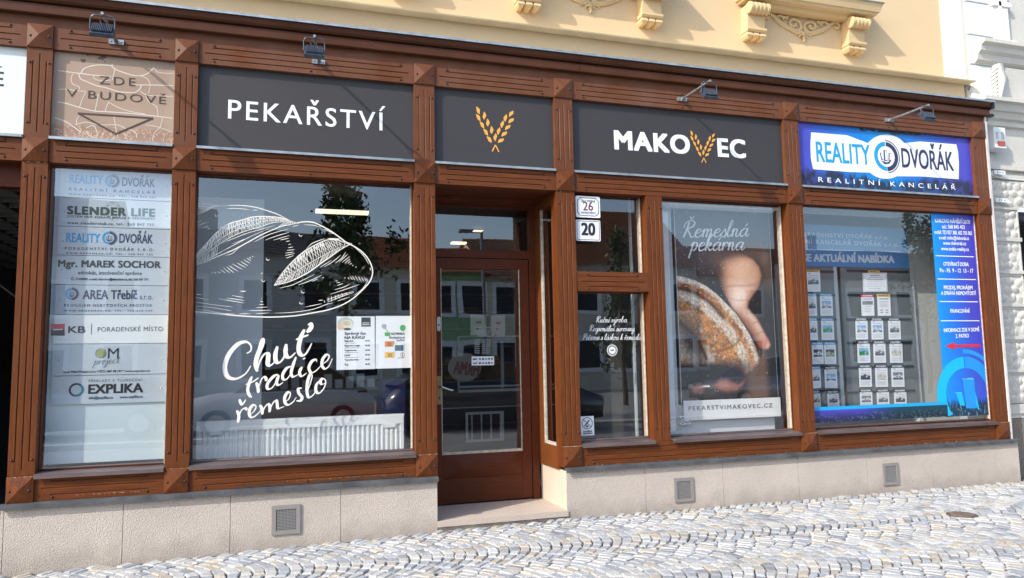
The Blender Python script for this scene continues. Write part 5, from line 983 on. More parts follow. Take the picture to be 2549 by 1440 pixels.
def torn(U, V):
    C = np.zeros(U.shape+(3,)); k = np.clip((U-.35)/.3, 0, 1)[..., None]; C[:] = (70, 66, 176); C = C*(1-k)+np.array((8, 62, 78))*k; d = np.clip((V-.25)/.6, 0, 1)[..., None]; C = C*(1-.75*d)+np.array((18, 22, 36))*.75*d
    ck = (np.abs(vnoise(U, V, 60, 5, 70, 2)-.5) < .03)[..., None]*np.clip((V-.35)/.2, 0, 1)[..., None]; C = C*(1-ck*.45)+np.array((130, 170, 175))*ck*.45; s = (V < .2)[..., None]; return np.where(s, np.array((20, 158, 214)), C)
t = thing('torn_film', 'strip of blue and violet film peeling along the bottom of the estate agent pane', 'window film', (6.2, fy, .8)); a, b = at(2028, 1020, fy), at(2343, 1050, fy)
painted('film', PX[4][1]+.02, tl[0]+.04, .80, .965, fy-.002, 160, 24, torn, PRINTG, t)
# ---------------------------------------------------------------- yellow house above the shop
YW = .40
YB = thing('yellow_house', 'yellow rendered house wall with moulded window sills rising above the wooden shop front', 'house', (1, YW, 4.4))
m = MB(); m.box(-12, 8.125, YW, YW+.5, 4.2, 9.5); m.build('wall', YEL, YB)
m = MB(); m.box(-12, 8.055, .27, YW-.001, 4.45, 4.80); m.build('ledge_band', YEL, YB)
m = MB(); m.prof_x([(.15, 4.815), (.156, 4.803), (.30, 4.803), (YW-.002, 4.84), (YW-.002, 4.86)], -12, 8.12); m.build('ledge_cap', mat('cream_sheet', (.72, .58, .36), .5, noise=(6, .1)), YB)
m = MB(); m.box(7.905, 8.127, YW-.018, YW-.001, 4.84, 9.5); m.build('corner_strip', WHT, YB)
def sill(dx):
    m = MB()
    zt = 5.60; x0, x1 = 4.91+dx, 6.715+dx
    def ring(o, z0, z1, e0, e1):
        m.add([(x0-e0, YW-.001, z0), (x0-e0, o-e0, z0), (x1+e0, o-e0, z0), (x1+e0, YW-.001, z0), (x0-e1, YW-.001, z1), (x0-e1, o-e1, z1), (x1+e1, o-e1, z1), (x1+e1, YW-.001, z1)],
              [(0, 1, 5, 4), (1, 2, 6, 5), (2, 3, 7, 6), (4, 5, 6, 7), (3, 2, 1, 0)])
    ring(.155, 5.505, zt, .0, .03); ring(.155, 5.475, 5.5045, -.03, -.012); ring(.155, 5.432, 5.4745, -.13, -.10)
    s = m.build('window_sill', YELD, YB)
    m = MB(); m.prof_x([(.112, zt+.001), (.112, zt+.012), (YW-.001, zt+.05), (YW-.001, zt+.001)], x0-.04, x1+.04); m.build('sheet_cover', ZINC, s)
    for cx in (5.085+dx, 6.47+dx):
        m = MB(); zc = 5.431; w = .125
        m.tube([(cx-w, .235, zc-.055), (cx+w, .235, zc-.055)], .058, 14)
        for k in (-.11, -.05, .0, .05, .11): m.tube([(cx+k-.012, .235, zc-.055), (cx+k+.012, .235, zc-.055)], .066, 14)
        m.prof_x([(YW-.001, zc), (.22, zc), (.225, zc-.05), (.27, zc-.10), (.285, zc-.26), (YW-.001, zc-.26)], cx-w+.012, cx+w-.012)
        m.prof_x([(YW-.001, zc-.262), (.262, zc-.262), (.262, zc-.285), (.28, zc-.305), (YW-.001, zc-.305)], cx-w, cx+w)
        for k in (-.085, 0, .085):
            m.add([(cx+k+sx*a, y_, z_) for z_, a, y0_ in ((zc-.306, .030, .29), (zc-.345, .038, .275), (zc-.375, .02, .30)) for sx, y_ in ((-1, y0_), (1, y0_), (1, YW-.001), (-1, YW-.001))],
                  [(4*l+i, 4*l+(i+1) % 4, 4*l+4+(i+1) % 4, 4*l+4+i) for l in range(2) for i in range(4)]+[(8, 9, 10, 11)])
        m.build('bracket', YELD, s)
    m = MB(); u0 = 805; X = lambda u: 5.80+dx+(u-u0)*.00178; Zz = lambda v: 5.425-(v-112)*.00128
    for sg in (1, -1):
        T = lambda P: [(X(u0+sg*(u-u0)), YW-.012, Zz(v)) for u, v in smooth_pts(P, 6)]
        m.tube(T([(548, 150), (530, 160), (515, 148), (515, 125), (538, 110), (570, 122), (615, 165), (690, 215), (745, 240), (785, 225), (792, 185), (770, 150), (735, 138), (708, 158), (708, 190), (730, 204), (752, 190), (745, 172)]), [.016]*3+[.021]*80, 7)
        m.tube(T([(590, 160), (640, 205), (700, 240), (760, 262), (800, 255)]), .013, 6); m.tube(T([(600, 150), (625, 120), (660, 130), (690, 118)]), .02, 6); m.tube(T([(650, 160), (665, 130), (690, 140)]), .016, 6)
        m.tube(T([(800, 240), (775, 255), (750, 270), (745, 280)]), [.02]*8+[.008]*11, 6); m.tube(T([(800, 262), (785, 275), (775, 292)]), .014, 6)
    for v, r in ((255, .03), (275, .034), (296, .026), (312, .019), (326, .013)): m.tube([(X(u0), YW-.016, Zz(v-9)), (X(u0), YW-.022, Zz(v)), (X(u0), YW-.016, Zz(v+9))], [r*.5, r, r*.5], 8)
    m.build('scroll_relief', YELD, s, recalc=False)
for dx in (0, -2.69, -5.38): sill(dx)
# downpipe stub beside the ledge
t = thing('gutter_elbow', 'stub of cream gutter pipe bending down between the yellow house and the grey one', 'pipe', (8.2, .3, 4.5))
m = MB(); m.tube([(8.06, .33, 4.775), (8.16, .31, 4.765)], .058, 14); m.build('grey_sleeve', mat('dirty_pipe', (.22, .2, .17), .7, noise=(20, .4)), t)
m = MB(); m.tube([(8.15, .31, 4.768), (8.205, .30, 4.752), (8.245, .295, 4.71), (8.25, .295, 4.66), (8.25, .295, 4.42)], .062, 14); m.tube([(8.25, .295, 4.655), (8.25, .295, 4.645)], .066, 14); m.build('elbow', mat('cream_pipe', (.70, .64, .45), .5), t)
# ---------------------------------------------------------------- grey neighbour
NY = .25; X0, X1 = 8.13, 8.715
NB = thing('grey_house', 'ornate grey and pale blue house at the right edge with rough boss stonework', 'house', (9.5, NY, 0))
zv = lambda v, u=2500, y=NY: at(u, v, y)[2]
m = MB(); m.box(8.1, 16, NY+.02, NY+.5, zv(450), 9.5); m.box(8.1, X1, NY+.02, NY+.5, -.2, zv(450)); m.box(10.4, 16, NY+.02, NY+.5, -.2, zv(450)); m.build('wall', NBS, NB)
m = MB()
gl = [zv(242, 2440), zv(163, 2440), zv(90, 2440), zv(9, 2440)]; gl += [gl[-1]+.40*(k+1) for k in range(8)]
for a, b in zip(gl[:-1], gl[1:]): m.box(8.165, 8.62, NY-.005, NY+.02, a+.012, b-.012)
m.build('banded_render', NBW, NB)
m = MB(); wz = zv(118, 2520); 
for k, (a, b, y) in enumerate(((8.58, 8.66, -.02), (8.66, 8.70, -.05), (8.72, 8.82, -.035))): m.box(a, b, NY+y, NY+.02, wz, 8.2)
m.box(8.53, 8.90, NY-.07, NY+.02, wz-.0, wz+.05); m.box(8.56, 8.87, NY-.05, NY+.02, wz+.5, wz+.56); m.build('window_surround', WHT, NB)
m = MB(); m.box(8.86, 10.3, NY+.05, NY+.1, wz, 8.2); wn = m.build('window', mat('blue_grey_frame', (.16, .2, .24), .5), NB)
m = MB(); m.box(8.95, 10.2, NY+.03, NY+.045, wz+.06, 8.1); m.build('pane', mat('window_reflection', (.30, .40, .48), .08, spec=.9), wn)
m = MB(); sx = 8.22
m.prof_x([(NY+.02, wz), (NY-.17, wz-.02), (NY-.17, wz-.065), (NY-.12, wz-.09), (NY-.11, wz-.15), (NY-.07, wz-.18), (NY-.055, wz-.25), (NY+.02, wz-.30)], sx, 12); m.build('window_sill', NBS, NB)
m = MB(); m.box(8.55, 12, NY-.03, NY+.02, wz-.80, wz-.30); m.prof_x([(NY+.02, wz-.80), (NY-.10, wz-.80), (NY-.12, wz-.83), (NY-.06, wz-.95), (NY+.02, wz-.98)], 8.52, 12); m.build('apron', NBS, NB)
bm = MB(); b0 = (8.56, NY-.06, wz-.33)
for k in range(9):
    zz = wz-.34-.047*k; r = .075*(1-.07*k)
    for sg in (-1, 1): bm.tube([(8.53+sg*.01, NY-.10+.006*k, zz), (8.53+sg*.06*(1-.04*k), NY-.09+.006*k, zz-.015), (8.53+sg*.10*(1-.05*k), NY-.05+.004*k, zz-.06)], [.024, .022, .008], 6)
bm.tube([(8.53, NY-.06, wz-.31), (8.53, NY-.10, wz-.5), (8.53, NY-.02, wz-.82)], [.07, .05, .02], 8); bm.build('acanthus_bracket', NBS, NB)
def bosses(x0, x1, z0, z1, y, seed, sc=.115, h=.026):
    """hand-hewn boss stonework, a relief of rounded lumps"""
    r = np.random.default_rng(seed); nx, nz = int((x1-x0)/.011), int((z1-z0)/.011); X, Z = np.meshgrid(np.linspace(x0, x1, nx), np.linspace(z0, z1, nz)); H = np.zeros_like(X)
    zz = z0+sc*.5; k = 0
    while zz < z1:
        xx = x0+sc*(.3+.5*(k % 2))
        while xx < x1+sc*.3:
            cx, cz = xx+r.normal(0, .014), zz+r.normal(0, .012); a, b = sc*r.uniform(.46, .62), sc*r.uniform(.36, .50); th = r.uniform(-.5, .5); dx, dz = X-cx, Z-cz
            d = ((dx*np.cos(th)+dz*np.sin(th))/a)**2+((-dx*np.sin(th)+dz*np.cos(th))/b)**2; H = np.maximum(H, h*r.uniform(.6, 1.1)*np.sqrt(np.clip(1-d, 0, 1))*(1+.5*(Z-cz)/b)); xx += sc*1.12
        zz += sc*.92; k += 1
    V = [(X[j, i], y-max(H[j, i], 0), Z[j, i]) for j in range(nz) for i in range(nx)]; F = [(j*nx+i, j*nx+i+1, (j+1)*nx+i+1, (j+1)*nx+i) for j in range(nz-1) for i in range(nx-1)]
    m = MB(); m.add(V, F); return m
zl = [zv(451), zv(517)]; m = bosses(8.09, 9.3, zl[1], zl[0], NY, 1); m.build('boss_course', NBS, NB)
edges = [(527, 592), (608, 674), (688, 756), (770, 838), (852, 920), (934, 1006)]
for i, (a, b) in enumerate(edges):
    m = bosses(8.10, X1-.02, zv(b), zv(a), NY, 10+i); m.box(X1-.02, X1, NY-.02, NY+.3, zv(b), zv(a)); m.build('boss_course', NBS, NB)
m = MB()
for a, b in [(517, 527), (592, 608), (674, 688), (756, 770), (838, 852), (920, 934)]:
    z1, z0 = zv(a), zv(b); m = MB(); m.box(8.09, X1+.005, NY-.012, NY+.02, z0, z0+(z1-z0)*.42); m.box(8.09, X1+.02, NY-.03, NY+.02, z0+(z1-z0)*.42, z1); m.build('string_course', NBS, NB)
m = MB(); m.box(8.09, X1+.03, NY-.05, NY+.02, zv(1031), zv(1008)); m.box(8.09, X1+.02, NY-.03, NY+.02, zv(1042), zv(1031)); m.build('string_course', NBS, NB)
m = MB(); m.box(8.09, X1+.03, NY-.035, NY+.3, -.2, zv(1043)); m.build('plinth', NBR, NB)
# main cornice over the ground floor and its bed mouldings
zc0 = zv(300, 2480, NY); m = MB()
m.prof_x([(NY+.02, zv(240, 2500)), (NY-.20, zv(242, 2500, NY-.2)), (NY-.20, zv(251, 2500, NY-.2)), (NY-.15, zv(258, 2500, NY-.15)), (NY-.12, zv(276, 2500, NY-.12)), (NY-.09, zv(280, 2500, NY-.09)), (NY-.06, zv(296, 2500, NY-.06)), (NY-.02, zv(304, 2500)), (NY-.02, zv(316, 2500)), (NY+.02, zv(318, 2500))], 8.12, 13); m.build('cornice', NBS, NB)
m = MB(); m.box(8.09, 13, NY-.02, NY+.02, zv(415), zv(405)); m.box(8.09, 13, NY-.035, NY+.02, zv(425), zv(415)); m.build('string_course', NBS, NB); m = MB(); m.box(8.09, 13, NY-.015, NY+.02, zv(446), zv(436)); m.build('string_course', NBS, NB)
m = MB(); zd = zv(523); m.quad((X1, NY+.9, 0), (10.4, NY+.9, 0), (10.4, NY+.9, zd), (X1, NY+.9, zd)); m.box(X1+.001, 10.4, NY+.05, NY+.9, zd-.12, zd-.001); m.build('doorway', DARKI, NB)
# siren box and the two white wall plates
t = thing('alarm_siren', 'white alarm siren box with slots and an orange lamp on the grey house', 'alarm box', (8.34, NY, 4.0)); a, b = at(2472.5, 316, NY-.13), at(2505.5, 370, NY-.13)
m = MB(); x0, x1, z1, z0 = a[0], b[0], a[2], b[2]; m.add([(x0, NY-.13, z0), (x1, NY-.13, z0), (x1, NY-.13, z1), (x0, NY-.13, z1), (x0-.01, NY-.005, z0-.015), (x1+.005, NY-.005, z0-.015), (x1+.005, NY-.005, z1+.01), (x0-.01, NY-.005, z1+.01)], [(0, 1, 2, 3), (0, 4, 5, 1), (1, 5, 6, 2), (2, 6, 7, 3), (3, 7, 4, 0)]); m.build('housing', PLASTW, t)
m = MB(); w, h = x1-x0, z1-z0
for k in range(8):
    q = .03*abs(k-3.5)/3.5; zz = z1-h*(.26+.045*k); m.box(x0+w*.14, x0+w*(.36+q*2), NY-.131, NY-.128, zz, zz+h*.018); m.box(x0+w*(.66-q*2), x0+w*.88, NY-.131, NY-.128, zz, zz+h*.018)
m.build('sound_slots', GREYI, t); m = MB(); m.box(x0+w*.26, x0+w*.88, NY-.137, NY-.129, z0+h*.10, z0+h*.32); m.build('lamp', mat('amber_lens', (.42, .075, .02), .3), t)
for i, (u0, v0, u1, v1) in enumerate(((2474, 424, 2502.5, 436), (2477, 493, 2507.5, 505))):
    a, b = at(u0, v0, NY-.06), at(u1, v1, NY-.06); t = thing('fixing_plate', 'white metal fixing plate with three holes, %s of the two on the grey house' % ('upper' if i == 0 else 'lower'), 'plate', (a[0], NY, b[2]), 'white fixing plates on the grey house')
    m = MB(); m.box(a[0], b[0], NY-.065, NY-.055, b[2], a[2]); m.box(a[0], a[0]+.01, NY-.06, NY+.02, b[2], a[2]); m.build('plate', PLASTW, t); m = MB()
    for k in (.3, .52, .76): m.disc(a[0]+(b[0]-a[0])*k, (a[2]+b[2])/2, NY-.0655, .008, n=10)
    m.build('hole', INK, t)
m = MB(); m.tube([(8.1, NY-.04, zv(436)), (8.25, NY-.035, zv(438)), (8.5, NY-.03, zv(447)), (9.2, NY-.03, zv(449))], .006, 6); m.build('cable', PLASTW, label='thin pale cable sagging along the grey house under the upper plate', cat='cable')
# ---------------------------------------------------------------- vent grilles in the plinth
for i, ((u0, v0, u1, v1), lab) in enumerate((((676.5, 1260, 747, 1327), 'square grey vent grille in the plinth left of the door step'), ((1677, 1191.5, 1727, 1247.5), 'square grey vent grille in the plinth just right of the door step'), ((2195.5, 1154.5, 2237.5, 1206), 'square grey vent grille in the plinth near its right end'))):
    a, b = at(u0, v0, -.026), at(u1, v1, -.026); t = thing('vent_grille', lab, 'vent grille', ((a[0]+b[0])/2, -.022, b[2]), 'vent grilles in the stone plinth'); x0, x1, z1, z0 = a[0], b[0], a[2], b[2]; w = (x1-x0)*.15
    m = MB(); m.box(x0, x1, -.036, -.0225, z1-w, z1); m.box(x0, x1, -.036, -.0225, z0, z0+w); m.box(x0, x0+w, -.036, -.0225, z0+w, z1-w); m.box(x1-w, x1, -.036, -.0225, z0+w, z1-w); m.build('frame', mat('vent_frame', (.27, .25, .235), .5, .2), t)
    m = MB(); m.box(x0+w, x1-w, -.0245, -.0228, z0+w, z1-w, 1); n = 14
    for k in range(1, n):
        xx = x0+w+(x1-x0-2*w)*k/n; m.box(xx-.0024, xx+.0024, -.030, -.027, z0+w, z1-w); zz = z0+w+(z1-z0-2*w)*k/n; m.box(x0+w, x1-w, -.0305, -.0275, zz-.0024, zz+.0024)
    m.build('mesh', [mat('vent_mesh', (.30, .29, .28), .4, .4), INK], t)
# ---------------------------------------------------------------- floodlights over the signs
def flood(bu, bv, lab, dx=0.0, L=.50, sag=0.0):
    B = at(bu, bv, 0); t = thing('floodlight', lab, 'floodlight', (B[0], 0, B[2]), 'floodlights over the shop signs'); x, z = B[0], B[2]; X = x+dx; Z = z+sag
    m = MB(); m.box(x-.055, x+.055, -.012, .006, z-.02, z+.02); m.stud(x-.038, -.012, z, .008); m.stud(x+.038, -.012, z, .008); m.build('base_plate', GALV, t)
    m = MB(); m.tube([(x, -.01, z), (X, -L-.03, Z)], .011, 8); m.box(x-.012, x+.012, -.05, -.012, z-.014, z+.014); m.build('arm', GALV, t)
    yk = MB(); w = .082; hz_ = Z-.115; yh = -L+.0
    yk.tube([(X-w, yh, hz_), (X-w, yh, hz_+.075), (X-w+.012, yh, hz_+.103), (X-w+.03, yh, Z-.008), (X+w-.03, yh, Z-.008), (X+w-.012, yh, hz_+.103), (X+w, yh, hz_+.075), (X+w, yh, hz_)], .0055, 6); yk.build('yoke', BLUEM, t)
    c, s_ = math.cos(math.radians(35)), math.sin(math.radians(35))
    def P(a, b, d): return (X+a, yh+b*s_*1.0-d*c*-1.0, hz_+b*c-d*s_)           # a across, b up the body, d towards the sign
    m = MB(); hw, hh = .076, .058
    def bx(a0, a1, b0, b1, d0, d1, mi=0):
        m.add([P(a, b, d) for d in (d0, d1) for a, b in ((a0, b0), (a1, b0), (a1, b1), (a0, b1))], [(0, 1, 2, 3), (7, 6, 5, 4), (0, 4, 5, 1), (1, 5, 6, 2), (2, 6, 7, 3), (3, 7, 4, 0)], mi)
    bx(-hw, hw, -hh, hh, .0, .026)
    for k in range(12): a = -hw+.012+k*(2*hw-.024)/11; bx(a-.0028, a+.0028, -hh+.012, hh-.008, -.022, -.0002, 0)
    bx(-hw-.004, hw+.004, -hh-.004, -hh+.010, -.006, .028); m.build('housing', BLUEM, t)
    m = MB(); bx(-hw+.008, hw-.008, -hh+.012, hh-.008, .0262, .030); m.build('glass', LGLASS, t)
    m = MB(); m.tube([(X, yh+.02, hz_+.03), (X-.03, yh+.05, hz_+.09), (X+.005, yh+.12, Z-.01), (x+.01, -.12, z+.008), (x+.012, -.02, z-.01)], .004, 6); m.build('cable', DKM, t)
flood(290, 106, 'dark floodlight on a wall arm above the sand coloured sign'); flood(793, 155, 'dark floodlight on a wall arm above the thin white capitals of the long dark sign', -.06); flood(1697, 248, 'dark floodlight on a wall arm above the bold white lettering of the wheat sign', 0); flood(2212, 300, 'dark floodlight on a wall arm above the blue sign', 0.02)
# ---------------------------------------------------------------- passage at the far left
PG = thing('passage', 'dark covered passage left of the shop under a slatted ceiling', 'passage', (-3.2, 1, 0))
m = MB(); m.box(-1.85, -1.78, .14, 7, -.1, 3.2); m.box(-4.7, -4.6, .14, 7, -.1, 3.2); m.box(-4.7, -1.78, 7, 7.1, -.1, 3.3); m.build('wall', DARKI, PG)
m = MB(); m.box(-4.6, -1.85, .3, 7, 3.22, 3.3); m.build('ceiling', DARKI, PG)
m = MB(); m.box(-4.6, -1.87, .14, .26, 2.94, 3.12); m.build('lintel', WDH, PG)
m = MB()
for k in range(24): m.box(-4.6, -1.86, .32+k*.25, .34+k*.25, 3.0, 3.12)
for k in range(12): m.box(-4.55+k*.24, -4.53+k*.24, .33, 6.5, 3.0, 3.11)
m.build('ceiling_grid', mat('grid_slats', (.10, .105, .09), .6), PG)
m = MB(); m.box(-1.898, -1.72, .131, .9, -.1, 3.12); m.build('side_pier', DARKI, PG)
# ---------------------------------------------------------------- rooms behind the glass
RM_ = thing('bakery_room', 'dim bakery sales room seen through the left window and the door', 'room', (1.3, 3, .1))
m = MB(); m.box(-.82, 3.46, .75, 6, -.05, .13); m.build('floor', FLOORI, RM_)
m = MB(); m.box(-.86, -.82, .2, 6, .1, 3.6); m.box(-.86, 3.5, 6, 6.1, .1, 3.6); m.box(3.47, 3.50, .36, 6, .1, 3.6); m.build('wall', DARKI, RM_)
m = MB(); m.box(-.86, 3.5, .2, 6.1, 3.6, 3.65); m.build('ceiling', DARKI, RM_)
m = MB(); m.box(-.64, 1.16, .16, .9, .60, .66); m.build('window_shelf', PALEI, RM_)
t = thing('white_partition', 'pale partition panel standing at the left inside the bakery window', 'partition', (-.4, .55, .66)); m = MB(); m.box(-.80, at(655, 700, .56)[0], .56, .62, .66, 3.02); m.build('panel', PALEI, t)
m = MB(); a = at(1580, 900, .30); m.box(a[0], 3.46, .30, .34, .1, 3.3); m.build('partition_panel', PALEI, label='pale partition strip at the right inside the narrow window with script lettering', cat='partition')
# ribbed radiator
ra, rb = at(489, 1052, .28), at(1005, 1030, .28); rz0 = .68; rz1 = (ra[2]+rb[2])/2
t = thing('radiator', 'long white ribbed panel radiator standing behind the bakery window', 'radiator', ((ra[0]+rb[0])/2, .3, rz0)); m = MB(); n = 40; x0, x1 = ra[0], rb[0]; P = [(x0, .30, rz0)]
pf = [(x0, .285)]
st = (x1-x0-.04)/n
for k in range(n):
    q = x0+.02+k*st; pf += [(q+st*.10, .285), (q+st*.26, .300), (q+st*.62, .300), (q+st*.78, .285)]
pf += [(x1, .285), (x1, .36), (x0, .36)]
m.prof_z(pf, rz0, rz1-.085); m.box(x0, x1, .283, .36, rz1-.0845, rz1-.012); m.box(x0-.006, x1+.006, .29, .37, rz1-.0115, rz1); m.build('panel', RADW, t)
m = MB()
for u0, u1 in ((523, 552), (955, 985)): a, b = at(u0, 1060, .27)[0], at(u1, 1060, .27)[0]; m.box(a, b, .276, .2825, rz1-.115, rz1-.085)
m.build('clip', RADW, t)
# shelves, counter, display case, blue bin
t = thing('bread_shelves', 'dark slatted bread shelves at the back of the bakery', 'shelves', (.7, 3.6, .1)); m = MB()
for k in range(9): m.box(-.2, 3.2, 3.5, 3.9, .75+k*.24, .775+k*.24)
for x in (-.2, .9, 2.05, 3.2): m.box(x-.02, x+.02, 3.5, 3.9, .1, 2.9)
m.box(-.2, 3.2, 3.91, 3.93, .1, 2.9, 1); m.build('frame', [mat('shelf_wood', (.10, .075, .055), .5), DARKI], t)
m = MB()
for k in range(7):
    for j in range(11):
        if (k*5+j*3) % 4: x = -.1+j*.29; m.tube([(x, 3.65, .81+k*.24), (x+.2, 3.65, .81+k*.24)], [.03+.01*((j*k) % 3)]*2, 8, cap=True)
m.build('loaves', mat('loaf_crust', (.14, .07, .03), .7), t)
t = thing('sales_counter', 'dark bakery counter with a dark red front band behind the radiator', 'counter', (.6, 1.9, .1)); m = MB(); m.box(-.5, 1.15, 1.8, 2.4, .1, 1.22, 1); m.box(-.5, 1.15, 1.78, 1.80, .85, 1.08); m.box(-.55, 1.2, 1.76, 2.42, 1.22, 1.25, 2); m.build('body', [RED, DARKI, GREYB], t)
m = MB()
for k in range(13): m.box(-.42+k*.115, -.34+k*.115, 1.85, 1.95, 1.25, 1.34+.03*(k % 3))
m.build('packets', PALEI, t)
t = thing('blue_bin', 'blue stand at the right inside the bakery window', 'stand', (1.2, 1.2, .1)); a, b = at(950, 945, 1.2), at(985, 1005, 1.2); m = MB(); m.box(a[0], b[0]+.1, 1.2, 1.45, .1, a[2]); m.build('body', mat('blue_plastic', (.03, .04, .16), .4), t)
CY = 2.3
t = thing('display_case', 'bakery counter with a glass case seen through the door, barred vent low in its front', 'display case', (2.5, CY, .1)); m = MB(); ct = at(1200, 972, CY)[2]; m.box(1.5, 3.45, CY, CY+.8, .13, ct); m.build('front', mat('black_front', (.02, .018, .022), .35), t)
ln_ = at(1200, 1014, CY)[2]; m = MB(); m.box(1.5, 3.45, CY-.006, CY-.001, ln_-.006, ln_+.006); m.box(at(1140, 960, CY)[0], 3.4, CY-.03, CY-.001, ct-.02, ct+.015); m.box(at(1140, 960, CY)[0], 3.4, CY-.03, CY-.001, ct+.035, ct+.06); zt = at(1200, 838, CY)[2]; m.box(at(1140, 840, CY)[0], 3.4, CY, CY+.02, zt-.01, zt+.01)
x = at(1141, 900, CY)[0]; m.box(x-.012, x+.012, CY, CY+.02, ct, zt); x = at(1268, 900, CY)[0]; m.box(x-.02, x+.02, CY+.3, CY+.32, ct, zt-.05); m.build('case_frame', mat('case_alu', (.32, .36, .37), .35, .5), t)
a, b = at(1158, 1027, CY), at(1254, 1097, CY); m = MB(); w = .03; x0, x1, z1, z0 = a[0], b[0], a[2], b[2]
m.box(x0, x1, CY-.02, CY-.001, z1-w, z1); m.box(x0, x1, CY-.02, CY-.001, z0, z0+w); m.box(x0, x0+w, CY-.02, CY-.001, z0+w, z1-w); m.box(x1-w, x1, CY-.02, CY-.001, z0+w, z1-w)
for k in range(1, 5): xx = x0+(x1-x0)*(k-.5)/4+.02; m.box(xx-.008, xx+.008, CY-.012, CY-.004, z0+w, z1-w)
m.build('vent', mat('vent_white', (.42, .45, .44), .5), t)
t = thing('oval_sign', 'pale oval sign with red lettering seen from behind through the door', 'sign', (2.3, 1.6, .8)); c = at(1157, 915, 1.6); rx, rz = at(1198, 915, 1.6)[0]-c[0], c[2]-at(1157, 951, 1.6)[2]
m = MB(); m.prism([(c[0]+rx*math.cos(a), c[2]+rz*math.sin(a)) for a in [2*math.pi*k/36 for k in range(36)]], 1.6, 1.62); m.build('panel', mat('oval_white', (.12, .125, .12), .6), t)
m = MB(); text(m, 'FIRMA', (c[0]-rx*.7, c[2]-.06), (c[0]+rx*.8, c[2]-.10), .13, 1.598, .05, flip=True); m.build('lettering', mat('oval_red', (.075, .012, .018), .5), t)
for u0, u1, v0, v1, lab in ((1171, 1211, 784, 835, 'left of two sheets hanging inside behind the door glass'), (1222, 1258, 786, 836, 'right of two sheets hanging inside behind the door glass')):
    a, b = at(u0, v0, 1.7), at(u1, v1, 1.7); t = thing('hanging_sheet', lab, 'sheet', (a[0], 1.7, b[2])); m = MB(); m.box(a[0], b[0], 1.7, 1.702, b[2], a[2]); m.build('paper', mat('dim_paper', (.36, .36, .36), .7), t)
    m = MB()
    for k in range(3): m.box(a[0]+.06, b[0]-.06-.03*k, 1.697, 1.6995, a[2]-.10-.07*k, a[2]-.075-.07*k)
    m.build('print', MARO, t)
for (u0, v0, u1, v1, D, lab) in ((786, 517.5, 918, 529, 2.6, 'lit warm white tube lamp high in the bakery, seen through the left window'), (1126, 600, 1162, 607, 3.4, 'lit panel lamp seen through the glass above the door'), (1181, 572, 1203, 575, 4.6, 'small lit lamp further back, above the door glass')):
    a, b = at(u0, (v0+v1)/2, D), at(u1, (v0+v1)/2, D); t = thing('ceiling_lamp', lab, 'lamp', ((a[0]+b[0])/2, D, a[2])); h = at(u0, v0, D)[2]-at(u0, v1, D)[2]; m = MB(); m.box(a[0], b[0], D, D+.12, a[2]-h*.3, a[2]+h*.3); m.build('tube', TUBE, t); m = MB(); m.tube([((a[0]+b[0])/2, D+.06, a[2]+h*.4), ((a[0]+b[0])/2, D+.06, 3.6)], .006, 6); m.build('cord', DKM, t)
EO = thing('agency_room', 'pale room of the estate agent behind the listing boards', 'room', (6, 1.5, .1)); m = MB(); m.box(3.51, 8.0, 2.2, 2.3, .1, 3.6); m.box(7.9, 7.98, .14, 2.2, .1, 3.6); m.build('wall', PALEI, EO); m = MB(); m.box(3.51, 8, .14, 2.2, 3.6, 3.65); m.build('ceiling', PALEI, EO); m = MB(); m.box(3.51, 7.98, .14, 2.2, .5, .62); m.build('floor', GREYB, EO)
a = at(2266, 700, .50); m = MB(); m.box(a[0], 7.88, .55, .60, .63, 3.3); m.box(a[0], a[0]+.05, .50, .55, .63, at(2262, 650, .5)[2]); m.build('side_panel', mat('side_wall', (.46, .47, .44), .8), EO)
m = MB(); m.box(5.36, at(2243, 530, .30)[0], .30, .40, at(2100, 526, .30)[2]-.03, at(2100, 515, .30)[2]); m.build('lamp_casing', PALEI, label='long white lamp casing high in the estate agent window', cat='lamp casing')
